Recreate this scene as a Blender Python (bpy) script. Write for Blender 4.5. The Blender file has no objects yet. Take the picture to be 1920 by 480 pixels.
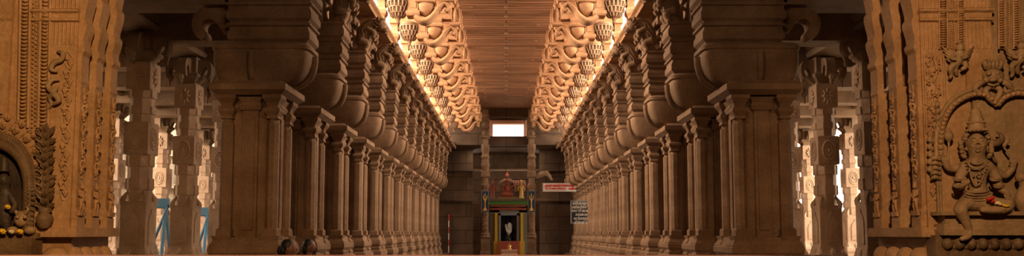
import bpy, math, random
from mathutils import Vector, Matrix
random.seed(7)
SC = bpy.context.scene
C = SC.collection
PI = math.pi

# ------------------------------------------------------------------ camera
F = 1500.0; W = 1920.0; H = 480.0
EYE = 1.15; TILT = math.radians(4.5)
SX = 11.0; SY = 198.0 - F*math.tan(TILT)
cd = bpy.data.cameras.new('camera'); cam = bpy.data.objects.new('camera', cd); C.objects.link(cam)
cd.sensor_width = 36; cd.lens = 36*F/W; cd.shift_x = SX/W; cd.shift_y = SY/W
cd.clip_end = 300; cd.clip_start = .05
cam.location = (0, 0, EYE); cam.rotation_euler = (PI/2+TILT, 0, 0)
SC.camera = cam

def at(px, py, Y):
    """point of the photograph at world distance Y -> place in the world"""
    a = (px-W/2+SX)/F; b = (H/2-py+SY)/F
    ct, st = math.cos(TILT), math.sin(TILT)
    dy = ct - b*st; dz = st + b*ct
    t = Y/dy
    return Vector((a*t, Y, EYE+dz*t))

# ------------------------------------------------------------------ light and exposure
SC.view_settings.view_transform = 'Standard'; SC.view_settings.look = 'None'
SC.view_settings.gamma = 1; SC.view_settings.use_curve_mapping = False
SC.view_settings.exposure = 0.3
SC.cycles.use_denoising = True
SC.cycles.max_bounces = 6; SC.cycles.diffuse_bounces = 4
SC.cycles.sample_clamp_indirect = 4
w = bpy.data.worlds.new('daylight'); SC.world = w; w.use_nodes = True
bg = w.node_tree.nodes['Background']
bg.inputs[0].default_value = (1.0, .86, .70, 1); bg.inputs[1].default_value = 6.0

def area(name, loc, target, sx, sy, power, col, spread=180):
    l = bpy.data.lights.new(name, 'AREA'); l.shape = 'RECTANGLE'; l.size = sx; l.size_y = sy
    l.energy = power; l.color = col; l.spread = math.radians(spread)
    o = bpy.data.objects.new(name, l); C.objects.link(o); o.location = loc
    d = Vector(target)-Vector(loc)
    o.rotation_euler = d.to_track_quat('-Z', 'Y').to_euler()
    return o
def spot(name, loc, target, power, col, ang=60, blend=.6, r=.1):
    l = bpy.data.lights.new(name, 'SPOT'); l.energy = power; l.color = col
    l.spot_size = math.radians(ang); l.spot_blend = blend; l.shadow_soft_size = r
    o = bpy.data.objects.new(name, l); C.objects.link(o); o.location = loc
    d = Vector(target)-Vector(loc)
    o.rotation_euler = d.to_track_quat('-Z', 'Y').to_euler()
    return o
# daylight through the clerestory on both sides
for s in (-1, 1):
    area('clerestory_daylight', (s*3.4, 23.5, 6.55), (s*0.9, 23.5, 5.7), 21, .9, 1080 if s < 0 else 780, (1.0, .74, .51), 110)
# daylight over the outer courts
area('court_daylight_right', (13, 23, 4.5), (8.5, 21, 1.5), 14, 3, 1300, (1.0, .80, .55))
area('court_daylight_left', (-12.2, 18.5, 4.6), (-9.0, 20, 1.5), 8, 2, 700, (1.0, .80, .58))
area('entrance_fill_light', (0, 5.6, 5.3), (0, 11.2, 3.6), 4.0, .6, 38, (1.0, .66, .38), 130)  # added fill, no fixture behind it, lifts the near pillar fronts
area('shrine_fill_light', (0, 38.75, 5.1), (0, 39.9, 2.2), 3.0, .3, 38, (1.0, .80, .60))  # added fill to brighten the shrine, not a known fixture
# temple lamps near the entrance piers, then the added parapet fill
spot('entrance_lamp_right', (1.3, 1.8, 3.3), (3.5, 5.9, 1.9), 520, (1.0, .58, .28), 50)
spot('entrance_lamp_left', (-1.0, 1.9, 3.3), (-3.45, 5.9, 1.9), 640, (1.0, .58, .25), 50)
spot('parapet_fill_light', (-.9, 4.36, 5.3), (-.9, 4.36, 1.0), 420, (1.0, .62, .42), 62, .3)  # added spot that only brightens the parapet edge

# ------------------------------------------------------------------ materials
def stone(name, c1, c2, scale=3.0, bump=.25, rough=.85, fine=30, courses=0):
    m = bpy.data.materials.new(name); m.use_nodes = True
    nt = m.node_tree; N = nt.nodes; L = nt.links; b = N['Principled BSDF']
    b.inputs['Roughness'].default_value = rough
    b.inputs['Specular IOR Level'].default_value = .25
    tc = N.new('ShaderNodeTexCoord')
    n1 = N.new('ShaderNodeTexNoise'); n1.inputs['Scale'].default_value = scale; n1.inputs['Detail'].default_value = 6
    n2 = N.new('ShaderNodeTexNoise'); n2.inputs['Scale'].default_value = fine; n2.inputs['Detail'].default_value = 4
    L.new(tc.outputs['Object'], n1.inputs[0]); L.new(tc.outputs['Object'], n2.inputs[0])
    cr = N.new('ShaderNodeValToRGB')
    cr.color_ramp.elements[0].position = .35; cr.color_ramp.elements[0].color = (*c1, 1)
    cr.color_ramp.elements[1].position = .68; cr.color_ramp.elements[1].color = (*c2, 1)
    L.new(n1.outputs[0], cr.inputs[0])
    mx = N.new('ShaderNodeMix'); mx.data_type = 'RGBA'; mx.blend_type = 'MULTIPLY'; mx.inputs[0].default_value = .5
    L.new(cr.outputs[0], mx.inputs[6]); L.new(n2.outputs[0], mx.inputs[7])
    src = mx.outputs[2]
    ad = N.new('ShaderNodeMath'); ad.operation = 'ADD'
    L.new(n1.outputs[0], ad.inputs[0]); L.new(n2.outputs[0], ad.inputs[1])
    h = ad.outputs[0]
    if courses:
        mp = N.new('ShaderNodeMapping'); mp.inputs['Rotation'].default_value = (PI/2, 0, 0)
        L.new(tc.outputs['Object'], mp.inputs[0])
        br = N.new('ShaderNodeTexBrick'); br.inputs['Scale'].default_value = courses
        br.inputs['Mortar Size'].default_value = .012
        br.inputs['Color1'].default_value = (1, 1, 1, 1); br.inputs['Color2'].default_value = (.72, .72, .72, 1)
        br.inputs['Mortar'].default_value = (.55, .55, .55, 1)
        L.new(mp.outputs[0], br.inputs[0])
        m2 = N.new('ShaderNodeMix'); m2.data_type = 'RGBA'; m2.blend_type = 'MULTIPLY'; m2.inputs[0].default_value = 1
        L.new(src, m2.inputs[6]); L.new(br.outputs[0], m2.inputs[7]); src = m2.outputs[2]
    L.new(src, b.inputs['Base Color'])
    bp = N.new('ShaderNodeBump'); bp.inputs['Strength'].default_value = bump; bp.inputs['Distance'].default_value = .02
    L.new(h, bp.inputs['Height']); L.new(bp.outputs[0], b.inputs['Normal'])
    return m
def plain(name, c, rough=.6, metal=0, emit=0):
    m = bpy.data.materials.new(name); m.use_nodes = True
    N = m.node_tree.nodes; L = m.node_tree.links; b = N['Principled BSDF']
    n = N.new('ShaderNodeTexNoise'); n.inputs['Scale'].default_value = 18
    cr = N.new('ShaderNodeValToRGB')
    cr.color_ramp.elements[0].color = (*[x*.8 for x in c], 1); cr.color_ramp.elements[1].color = (*[min(1, x*1.15) for x in c], 1)
    L.new(n.outputs[0], cr.inputs[0]); L.new(cr.outputs[0], b.inputs['Base Color'])
    b.inputs['Roughness'].default_value = rough; b.inputs['Metallic'].default_value = metal
    if emit:
        b.inputs['Emission Color'].default_value = (*c, 1); b.inputs['Emission Strength'].default_value = emit
    return m
M = {}
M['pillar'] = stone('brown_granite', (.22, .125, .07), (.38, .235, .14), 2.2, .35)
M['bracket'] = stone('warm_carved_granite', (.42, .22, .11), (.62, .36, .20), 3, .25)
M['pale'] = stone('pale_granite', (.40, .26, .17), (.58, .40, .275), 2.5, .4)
M['gold'] = stone('ochre_granite', (.42, .24, .11), (.58, .35, .18), 4, .4, .6)
M['dark'] = stone('black_granite_and_shade', (.05, .035, .025), (.10, .07, .05), 5, .3, .5)  # black figure stone, also the painted shade of the niche slab
M['relief'] = stone('weathered_ochre_granite', (.32, .21, .11), (.46, .31, .17), 5, .4, .6)
M['leafdark'] = stone('dark_ochre_granite', (.14, .085, .045), (.25, .16, .085), 5, .4, .55)  # darker brown tone for arch, foliage, plinth and lotus base
M['wall'] = stone('dark_granite_blocks', (.15, .09, .055), (.25, .155, .095), 1.2, .3, .85, 20, .38)  # dark brown tone for the hall, end and shrine walls
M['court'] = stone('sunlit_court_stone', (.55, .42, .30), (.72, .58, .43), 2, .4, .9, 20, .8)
M['roof'] = stone('aisle_roof_granite', (.22, .14, .09), (.36, .24, .15), 2, .3)
M['floor'] = stone('floor_granite', (.14, .09, .06), (.22, .15, .10), 1.5, .1, .5)
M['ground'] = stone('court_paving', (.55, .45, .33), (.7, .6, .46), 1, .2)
M['rim'] = stone('pink_sandstone', (.62, .34, .24), (.8, .46, .33), 4, .2, .5)
# wooden ceiling
def wood(name, a, b_, plank=.27):
    m = bpy.data.materials.new(name); m.use_nodes = True
    nt = m.node_tree; N = nt.nodes; L = nt.links; b = N['Principled BSDF']
    tc = N.new('ShaderNodeTexCoord')
    mp = N.new('ShaderNodeMapping'); mp.inputs['Scale'].default_value = (.7, 14, 1)
    L.new(tc.outputs['Object'], mp.inputs[0])
    n = N.new('ShaderNodeTexNoise'); n.inputs['Scale'].default_value = 1.3; n.inputs['Detail'].default_value = 8
    L.new(mp.outputs[0], n.inputs[0])
    cr = N.new('ShaderNodeValToRGB'); cr.color_ramp.elements[0].position = .35; cr.color_ramp.elements[1].position = .7
    cr.color_ramp.elements[0].color = (*a, 1); cr.color_ramp.elements[1].color = (*b_, 1)
    L.new(n.outputs[0], cr.inputs[0])
    br = N.new('ShaderNodeTexBrick'); br.inputs['Scale'].default_value = 1.0
    br.inputs['Brick Width'].default_value = 2.6; br.inputs['Row Height'].default_value = plank
    br.inputs['Mortar Size'].default_value = .018
    br.inputs['Color1'].default_value = (1, 1, 1, 1); br.inputs['Color2'].default_value = (.6, .55, .5, 1)
    br.inputs['Mortar'].default_value = (.22, .18, .15, 1)
    L.new(tc.outputs['Object'], br.inputs[0])
    mx = N.new('ShaderNodeMix'); mx.data_type = 'RGBA'; mx.blend_type = 'MULTIPLY'; mx.inputs[0].default_value = 1
    L.new(cr.outputs[0], mx.inputs[6]); L.new(br.outputs[0], mx.inputs[7])
    L.new(mx.outputs[2], b.inputs['Base Color'])
    bp = N.new('ShaderNodeBump'); bp.inputs['Strength'].default_value = .5; bp.inputs['Distance'].default_value = .02
    L.new(br.outputs['Fac'], bp.inputs['Height']); bp.invert = True
    L.new(bp.outputs[0], b.inputs['Normal'])
    b.inputs['Roughness'].default_value = .55
    return m
M['wood'] = wood('brown_ceiling_planks', (.22, .11, .06), (.46, .25, .145), .24)
M['blue'] = plain('blue_paint', (.10, .26, .42), .5)
M['white'] = plain('white_paint', (.75, .70, .64), .5)
M['red'] = plain('red_paint', (.60, .01, .01), .5)
M['black'] = plain('black_paint', (.015, .02, .025), .5)
M['signgrey'] = plain('grey_frame_paint', (.22, .24, .25), .5)
M['yellow'] = plain('yellow_paint', (.62, .36, .02), .5)
M['green'] = plain('green_paint', (.07, .20, .03), .6)
M['navy'] = plain('navy_cloth', (.02, .035, .07), .8)
M['goldpaint'] = plain('gold_paint', (.75, .42, .08), .4, .3)
M['redstone'] = plain('red_ochre_paint', (.33, .07, .03), .7)
M['greypaint'] = plain('grey_green_paint', (.20, .19, .15), .7)
M['idol'] = plain('black_idol_stone', (.012, .011, .01), .4)
M['cloth'] = plain('white_cloth', (.75, .75, .72), .8)
M['skin'] = plain('brown_skin', (.22, .10, .055), .5)
M['hair'] = plain('black_hair', (.008, .007, .007), .5)
M['blueshirt'] = plain('navy_shirt', (.03, .045, .10), .8)
M['greyshirt'] = plain('brown_shirt', (.07, .045, .035), .8)
M['flower_y'] = plain('yellow_flower', (.85, .55, .03), .6)
M['flower_r'] = plain('red_flower', (.55, .01, .01), .6)
M['flower_w'] = plain('cream_flower', (.85, .72, .42), .6)
M['light_grey'] = plain('light_grey_metal', (.42, .40, .37), .4, .2)
M['frame_wood'] = plain('reddish_window_wood', (.62, .32, .20), .6)
M['brass'] = plain('brass', (.6, .36, .12), .35, .8)
M['pinkgranite'] = plain('pinkish_stone', (.62, .42, .30), .6)

# ------------------------------------------------------------------ mesh builder
class MB:
    def __init__(s, X=None): s.v = []; s.f = []; s.sm = []; s.X = X or Matrix()
    def add(s, vs, fs, smooth=False):
        o = len(s.v); s.v += [tuple(s.X @ Vector(p)) for p in vs]
        s.f += [tuple(i+o for i in f) for f in fs]; s.sm += [smooth]*len(fs)
    def box(s, x0, x1, y0, y1, z0, z1):
        s.add([(x, y, z) for z in (z0, z1) for y in (y0, y1) for x in (x0, x1)],
              [(0, 2, 3, 1), (4, 5, 7, 6), (0, 1, 5, 4), (2, 6, 7, 3), (0, 4, 6, 2), (1, 3, 7, 5)])
    def rings(s, rings, smooth=False, cap=True):
        n = len(rings[0]); vs = [p for r in rings for p in r]; fs = []
        for k in range(len(rings)-1):
            for i in range(n):
                j = (i+1) % n
                fs.append((k*n+i, k*n+j, (k+1)*n+j, (k+1)*n+i))
        s.add(vs, fs, smooth)
        if cap:
            s.add(list(rings[0]), [tuple(range(n-1, -1, -1))]); s.add(list(rings[-1]), [tuple(range(n))])
    def rstack(s, prof, cx=0, cy=0):       # (hx, hy, z) rectangles
        s.rings([[(cx-a, cy-b, z), (cx+a, cy-b, z), (cx+a, cy+b, z), (cx-a, cy+b, z)] for a, b, z in prof])
    def sq(s, prof, cx=0, cy=0): s.rstack([(a, a, z) for a, z in prof], cx, cy)
    def lathe(s, prof, cx=0, cy=0, n=16, rot=0, smooth=True):
        s.rings([[(cx+max(r, 1e-4)*math.cos(rot+2*PI*i/n), cy+max(r, 1e-4)*math.sin(rot+2*PI*i/n), z) for i in range(n)] for r, z in prof], smooth)
    def octo(s, prof, cx=0, cy=0):
        s.lathe([(r/math.cos(PI/8), z) for r, z in prof], cx, cy, 8, PI/8, False)
    def ell(s, c, r, n=12, m=8):
        c = Vector(c); rr = (r, r, r) if isinstance(r, (int, float)) else r
        rings = []
        for k in range(m+1):
            t = -PI/2+PI*k/m; ct = max(math.cos(t), 1e-3)
            rings.append([(c.x+rr[0]*ct*math.cos(2*PI*i/n), c.y+rr[1]*ct*math.sin(2*PI*i/n), c.z+rr[2]*math.sin(t)) for i in range(n)])
        s.rings(rings, True)
    def tube(s, pts, rad, n=8, sub=4, flat=1.0, up=(0, 0, 1)):
        P = [Vector(p) for p in pts]; R = rad if isinstance(rad, (list, tuple)) else [rad]*len(P)
        Q = []; S = []
        for i in range(len(P)-1):
            p0 = P[max(i-1, 0)]; p1 = P[i]; p2 = P[i+1]; p3 = P[min(i+2, len(P)-1)]
            for k in range(sub):
                t = k/sub
                Q.append(.5*((2*p1)+(p2-p0)*t+(2*p0-5*p1+4*p2-p3)*t*t+(3*p1-p0-3*p2+p3)*t**3))
                S.append(R[i]*(1-t)+R[i+1]*t)
        Q.append(P[-1]); S.append(R[-1])
        rings = []; pn = None
        for i, q in enumerate(Q):
            d = (Q[min(i+1, len(Q)-1)]-Q[max(i-1, 0)]).normalized()
            if pn is None:
                u = Vector(up); a = u-u.dot(d)*d
                if a.length < .1: a = Vector((1, 0, 0))-d.x*d
                pn = a.normalized()
            pn = (pn-pn.dot(d)*d).normalized(); bn = d.cross(pn)
            rings.append([tuple(q+S[i]*(pn*math.cos(2*PI*k/n)+bn*flat*math.sin(2*PI*k/n))) for k in range(n)])
        s.rings(rings, True)
    def leaf(s, a, b, w, n, h):
        a = Vector(a); b = Vector(b); n = Vector(n).normalized(); d = b-a; sd = d.cross(n).normalized()*w
        out = [a]; top = [a+n*h*.4]
        P = []
        for t, k in ((0, .12), (.2, .75), (.42, 1.0), (.65, .8), (.85, .4), (1, .02)):
            c = a+d*t; hh = h*math.sin(PI*min(1, t*.85+.12))
            P.append([c-sd*k, c-sd*k*.5+n*hh*.8, c+n*hh*.55, c+sd*k*.5+n*hh*.8, c+sd*k, c-n*.004])
        s.rings([[tuple(q) for q in r_] for r_ in P], False)
    def prism(s, out, d0, d1, axis='y', smooth=False):  # outline in (a,z); extruded along axis
        n = len(out)
        f = (lambda a, z, d: (a, d, z)) if axis == 'y' else (lambda a, z, d: (d, a, z))
        vs = [f(a, z, d0) for a, z in out]+[f(a, z, d1) for a, z in out]
        s.add(vs, [tuple(range(n)), tuple(range(2*n-1, n-1, -1))])
        s.add(vs, [(i, (i+1) % n, n+(i+1) % n, n+i) for i in range(n)], smooth)
    def mesh(s, name):
        me = bpy.data.meshes.new(name); me.from_pydata(s.v, [], s.f)
        me.polygons.foreach_set('use_smooth', s.sm)
        import bmesh
        bm = bmesh.new(); bm.from_mesh(me); bmesh.ops.recalc_face_normals(bm, faces=bm.faces); bm.to_mesh(me); bm.free()
        me.update(); return me
    def build(s, name, mat, parent=None, loc=None):
        o = bpy.data.objects.new(name, s.mesh(name)); C.objects.link(o); o.data.materials.append(mat)
        if parent: o.parent = parent
        if loc: o.location = loc
        return o
def tag(o, label, cat, group=None):
    o['label'] = label; o['category'] = cat; o['kind'] = 'thing'
    if group: o['group'] = group
    return o
def empty(name, loc=(0, 0, 0), label=None, cat=None, group=None):
    o = bpy.data.objects.new(name, None); C.objects.link(o); o.location = loc; o.empty_display_size = .2
    if label: tag(o, label, cat, group)
    return o
def struct(mb, name, mat):
    o = mb.build(name, mat); o['kind'] = 'structure'; return o
KIDS = {}
def kids(o):
    return [c for c in C.objects if c.parent == o]
def copy_tree(o, parent=None):
    c = o.copy(); C.objects.link(c); c.parent = parent
    for k in kids(o): copy_tree(k, c)
    return c
def bez(pts, n=8):  # smooth closed/open 2d catmull
    out = []
    for i in range(len(pts)-1):
        p0 = pts[max(i-1, 0)]; p1 = pts[i]; p2 = pts[i+1]; p3 = pts[min(i+2, len(pts)-1)]
        for k in range(n):
            t = k/n
            out.append(tuple(.5*((2*p1[j])+(p2[j]-p0[j])*t+(2*p0[j]-5*p1[j]+4*p2[j]-p3[j])*t*t+(3*p1[j]-p0[j]-3*p2[j]+p3[j])*t**3) for j in (0, 1)))
    out.append(pts[-1]); return out
ORD = ['nearest', 'second', 'third', 'fourth', 'fifth', 'sixth', 'seventh', 'eighth', 'ninth', 'tenth', 'eleventh', 'twelfth', 'farthest']

# ------------------------------------------------------------------ room shell
XP = 3.38            # pillar row
YC = lambda j: 14.9+2.04*j
m = MB(); m.box(-14, 14, -4, 46, -.2, 0); struct(m, 'floor', M['floor'])
for s, nm in ((-1, 'left'), (1, 'right')):
    m = MB(); a, b = sorted((s*2.72, s*10.0)); m.box(a, b, 9.6, 37.6, 0, .25); struct(m, 'trim_aisle_platform_'+nm, M['floor'])
# wooden nave ceiling
m = MB(); m.box(-3.0, 3.0, 9, 38.0, 7.05, 7.2); struct(m, 'ceiling', M['wood'])
# carved cross ribs of the ceiling (wooden battens with studs)
m = MB()
for k in range(26):
    y = 14+k*.92
    m.ell((0, y, 7.04), (.05, .05, .05), 8, 4)
    m.ell((-.9, y, 7.04), (.035, .035, .03), 6, 4); m.ell((.9, y, 7.04), (.035, .035, .03), 6, 4)
struct(m, 'trim_ceiling_studs', M['roof'])
for s, nm in ((-1, 'left'), (1, 'right')):
    # long beam over the pillars, clerestory sill
    m = MB()
    a = [(2.48, 5.26), (2.46, 5.30), (2.51, 5.33), (2.51, 5.38), (2.45, 5.41), (2.45, 5.46), (4.0, 5.46), (4.0, 5.26)]
    m.prism([(s*x, z) for x, z in a], 9.5, 37.9, 'y'); 
    o = struct(m, 'trim_long_beam_'+nm, M['bracket'])
    m = MB(); x0, x1 = sorted((s*3.82, s*4.0)); m.box(x0, x1, 9.5, 37.9, 5.0, 5.26)
    struct(m, 'wall_over_aisle_'+nm, M['roof'])
    # upper plate below the ceiling
    m = MB(); x0, x1 = sorted((s*2.55, s*3.0)); m.box(x0, x1, 9, 38, 6.86, 7.05); struct(m, 'trim_ceiling_plate_'+nm, M['bracket'])
    # aisle roof with cross beams
    m = MB(); x0, x1 = sorted((s*3.82, s*10.2)); m.box(x0, x1, 5.0, 37.9, 4.86, 5.06); struct(m, 'ceiling_aisle_'+nm, M['roof'])
    for i, xx in enumerate((5.9, 9.4)):
        m = MB()
        a = [(xx-.30, 4.40), (xx-.34, 4.46), (xx-.30, 4.52), (xx-.36, 4.62), (xx-.36, 4.86), (xx+.36, 4.86), (xx+.36, 4.62), (xx+.30, 4.52), (xx+.34, 4.46), (xx+.30, 4.40)]
        m.prism([(s*x, z) for x, z in a], 9.0, 37.8, 'y'); struct(m, 'trim_aisle_beam_%s_%s' % (('inner', 'outer')[i], nm), M['roof'])
    m = MB()
    for y in [YC(j) for j in range(-2, 11)]:
        x0, x1 = sorted((s*3.8, s*9.4)); 
        m.box(x0, x1, y-.22, y+.22, 4.24, 4.62); m.box(x0, x1, y-.28, y+.28, 4.62, 4.86)
    struct(m, 'trim_cross_beams_'+nm, M['roof'])
# entrance hall around the camera, unseen, closed in to cut frontal light
m = MB(); m.box(-8, 8, -4.3, 12.2, 5.48, 5.62); m.box(-3.1, 3.1, 12.0, 12.2, 5.6, 7.2); struct(m, 'ceiling_entrance', M['roof'])
m = MB(); m.box(-8, 8, -4.3, -4, 0, 5.47); struct(m, 'wall_behind', M['wall'])
m = MB(); m.box(-8, -7.7, -4, 5.2, 0, 5.47); m.box(-14.2, -7.7, 5.0, 5.3, 0, 5.47); struct(m, 'wall_left', M['wall'])
m = MB(); m.box(7.7, 8, -4, 5.2, 0, 5.47); m.box(7.7, 11, 5.0, 5.3, 0, 5.47); struct(m, 'wall_right', M['wall'])
m = MB()
for s in (-1, 1):
    x0, x1 = sorted((s*10.2, s*10.4)); m.box(x0, x1, 5.3, 14.4 if s > 0 else 11.0, 0, 5.06)
struct(m, 'wall_aisle_light_block', M['wall'])  # unseen walls added to keep court daylight off the near pillars
m = MB()
for s in (-1, 1):
    x0, x1 = sorted((s*2.85, s*3.0)); m.box(x0, x1, 9.5, 12.6, 5.46, 6.86)
struct(m, 'wall_clerestory_light_block', M['wall'])  # unseen panels added to block clerestory light over the near bays
# heavy lintel over the entrance side of each aisle (top edge of the picture)
for s, nm in ((-1, 'left'), (1, 'right')):
    m = MB(); x0, x1 = sorted((s*3.9, s*9.4)); m.box(x0, x1, 9.6, 10.1, 4.05, 4.86); m.box(x0, x1, 9.5, 10.2, 4.32, 4.5)
    struct(m, 'trim_front_lintel_'+nm, M['roof'])
# side courts
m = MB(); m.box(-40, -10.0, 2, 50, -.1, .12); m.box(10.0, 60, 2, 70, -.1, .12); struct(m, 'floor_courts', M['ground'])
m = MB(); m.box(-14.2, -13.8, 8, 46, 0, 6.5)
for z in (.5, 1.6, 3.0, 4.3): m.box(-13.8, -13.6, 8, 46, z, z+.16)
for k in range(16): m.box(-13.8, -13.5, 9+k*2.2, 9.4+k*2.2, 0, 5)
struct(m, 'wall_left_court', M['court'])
m = MB(); m.box(-10.2, -3.2, 37.9, 38.4, 0, 5.1); m.box(3.2, 10.2, 37.9, 38.4, 0, 5.1); struct(m, 'wall_aisle_ends', M['wall'])
# far wall with the bright window and shrine recess
m = MB()
zb, zt = at(953, 262, 38.2).z, at(953, 232, 38.2).z
xl, xr = at(923, 247, 38.2).x, at(983, 247, 38.2).x
zl = at(953, 274, 38.2).z
m.box(-3.3, xl, 38.05, 38.4, zl, 7.2); m.box(xr, 3.3, 38.05, 38.4, zl, 7.2)
m.box(xl, xr, 38.05, 38.4, zl, zb); m.box(xl, xr, 38.05, 38.4, zt, 7.2)
struct(m, 'wall_above_shrine', M['wall'])
m = MB(); fw = .13
m.box(xl-fw, xl+.03, 37.93, 38.45, zb-fw, zt+fw); m.box(xr-.03, xr+fw, 37.93, 38.45, zb-fw, zt+fw)
m.box(xl, xr, 37.93, 38.45, zb-fw, zb+.02); m.box(xl, xr, 37.93, 38.45, zt-.02, zt+fw)
m.box(xl-.45, xl-.32, 37.9, 38.05, zb-.2, zt+.25); m.box(xr+.32, xr+.45, 37.9, 38.05, zb-.2, zt+.25)
struct(m, 'window_1', M['frame_wood'])
m = MB()
zz = at(953, 205, 37.6).z
m.box(-3.0, 3.0, 37.45, 38.05, zl-.02, zl+.28); m.box(-3.0, 3.0, 37.55, 38.05, zl+.28, zl+.4)
m.box(-3.0, 3.0, 37.6, 38.05, zt+.28, 7.05); m.box(-3, 3, 37.5, 38.05, zt+.22, zt+.32)
struct(m, 'trim_far_lintel', M['wall'])
m = MB()
for (x0, x1) in ((-3.4, -1.65), (1.65, 3.4)):
    m.box(x0, x1, 39.4, 39.8, 0, 5.4)
m.box(-3.4, 3.4, 39.15, 39.4, at(860, 372, 39.2).z-.12, at(860, 372, 39.2).z); 
m.box(-3.4, 3.4, 39.1, 39.4, at(860, 318, 39.2).z-.08, at(860, 318, 39.2).z)
struct(m, 'wall_back', M['wall'])
m = MB(); m.box(-1.9, 1.9, 41.6, 42, 0, 6); m.box(-3.6, -3.3, 38, 42, 0, 6); m.box(3.3, 3.6, 38, 42, 0, 6); struct(m, 'wall_shrine_rear', M['wall'])
m = MB(); m.box(-3.4, 3.4, 38.4, 42, 5.3, 5.5); struct(m, 'ceiling_shrine', M['wall'])

# ------------------------------------------------------------------ nave pillar  (local +x looks into the nave)
def hook(r0, r1, z0, z1):   # curled bracket outline
    P = [(.0, 1), (.45, 1.0), (.78, .92), (.97, .7), (1.0, .42), (.92, .15), (.78, .02), (.66, .10), (.68, .24), (.76, .36), (.72, .55), (.55, .62), (.38, .5), (.22, .2), (.0, 0)]
    P = bez(P, 3)
    return [(r0+(r1-r0)*a, z0+(z1-z0)*b) for a, b in P]
def make_pillar():
    R = empty('nave_pillar')
    m = MB(); m.sq([(.54, .25), (.54, .42), (.50, .46), (.47, .56), (.47, .60), (.50, .66), (.50, .74), (.43, .80), (.43, .84), (.47, .90), (.47, .97), (.42, 1.02), (.40, 1.10)])
    for sx in (-1, 1):
        for sy in (-1, 1):
            m.sq([(.13, .74), (.15, .82), (.12, .88), (.15, .94), (.15, 1.0), (.11, 1.06), (.13, 1.12)], sx*.31, sy*.31)
    m.build('base', M['pillar'], R)
    m = MB(); m.sq([(.27, 1.05), (.27, 2.97)])
    for a in range(4):
        m.X = Matrix.Rotation(a*PI/2, 4, 'Z')
        m.box(.27, .315, -.10, .10, 1.08, 2.80); m.box(.315, .335, -.06, .06, 1.2, 2.70)
        m.rstack([(.06, .13, 2.78), (.085, .15, 2.84), (.06, .13, 2.88), (.10, .16, 2.95)], .28, 0)
    m.X = Matrix(); m.build('shaft', M['pillar'], R)
    for sx in (-1, 1):
        for sy in (-1, 1):
            m = MB(); m.octo([(.078, 1.05), (.078, 2.60), (.06, 2.62), (.06, 2.66)], 0, 0)
            m.sq([(.082, 2.66), (.07, 2.70), (.105, 2.76), (.105, 2.79), (.07, 2.83), (.085, 2.87), (.125, 2.93), (.125, 2.98)])
            m.sq([(.095, 1.05), (.095, 1.2), (.078, 1.22)])
            m.build('colonnette', M['pillar'], R, (sx*.30, sy*.30, 0))
    m = MB(); m.sq([(.42, 2.97), (.46, 3.0), (.50, 3.03), (.50, 3.11), (.45, 3.13), (.42, 3.16)])
    m.build('abacus', M['pillar'], R)
    # swelling bowl-shaped bracket, longest towards the nave
    prof = bez([(.40, 3.13), (.50, 3.15), (.62, 3.22), (.70, 3.34), (.735, 3.50), (.72, 3.60)], 4)
    def rsq(xa, xb, hy, z, n=40, e=.30):
        c = (xa+xb)/2; hx = (xb-xa)/2; out = []
        for k in range(n):
            t = 2*PI*(k+.5)/n; ct, st = math.cos(t), math.sin(t)
            out.append((c+hx*math.copysign(abs(ct)**e, ct), hy*math.copysign(abs(st)**e, st), z))
        return out
    m = MB(); m.rings([rsq(-(.40+(x-.40)*.45), x, .29+(x-.40)*.16, z) for x, z in prof], True)
    m.build('bowl_bracket', M['pillar'], R)
    m = MB(); m.rings([rsq(-.54, .70, .32, 3.58), rsq(-.57, .755, .35, 3.61), rsq(-.57, .755, .35, 3.66), rsq(-.54, .72, .32, 3.69)])
    m.build('lip_slab', M['pillar'], R)
    for a in range(4):
        m = MB(Matrix.Rotation(a*PI/2, 4, 'Z')); k = (1, .48, .74, .48)[a]
        m.tube([(.50*k+.02, 0, 3.15), (.66*k+.02, 0, 3.24), (.745*k, 0, 3.40), (.76*k, 0, 3.56)], [.03, .045, .05, .045], 8, 3)
        m.build('rib', M['pillar'], R)
    # layered blocks
    m = MB()
    def tier(z, x, y):
        m.rstack([(x-.03, y-.02, z), (x-.03, y-.02, z+.03), (x+.012, y+.012, z+.07), (x+.012, y+.012, z+.15), (x-.012, y-.005, z+.20), (x-.012, y-.005, z+.235), (x+.02, y+.02, z+.25), (x+.02, y+.02, z+.28)], .19, 0)
    tier(3.69, .54, .25); tier(3.97, .56, .26); tier(4.25, .585, .27)
    m.build('corbel_block', M['pillar'], R)
    m = MB(); m.box(-.40, .42, -.27, .27, 4.53, 4.95); m.box(-.4, .48, -.31, .31, 4.95, 5.05); m.box(-.05, .56, -.27, .27, 5.05, 5.255)
    m.build('upper_block', M['pillar'], R)
    # curled bracket towards the aisle
    m = MB(); m.prism([(-a, z) for a, z in hook(.35, .90, 3.78, 4.24)], -.12, .12); m.build('curled_bracket', M['pillar'], R)
    # rearing lion: body rises from the block edge, head hangs forward over the nave
    bp = [((.56, 4.56), .07), ((.68, 4.66), .11), ((.68, 4.84), .155), ((.72, 5.00), .16), ((.82, 5.12), .14), ((.93, 5.16), .12)]
    LM = Matrix.Translation((0, 0, 4.53)) @ Matrix.Diagonal((1, 1, .93, 1)) @ Matrix.Translation((0, 0, -4.53))
    m = MB(LM)
    m.tube([(a[0], 0, a[1]) for a, _ in bp], [r for _, r in bp], 14, 5)
    for d in (-.11, .11):
        m.tube([(.66, d, 4.78), (.78, d*1.1, 4.72), (.74, d*1.1, 4.62), (.76, d*1.1, 4.54)], [.09, .065, .045, .04], 8)
        m.tube([(.78, d, 5.02), (.90, d*1.1, 4.94), (.88, d*1.1, 4.84), (.93, d*1.1, 4.80)], [.065, .05, .04, .045], 8)
    m.ell((1.0, 0, 5.10), (.115, .125, .125), 14, 10); m.ell((1.08, 0, 5.02), (.075, .085, .06), 12, 8)
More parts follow.
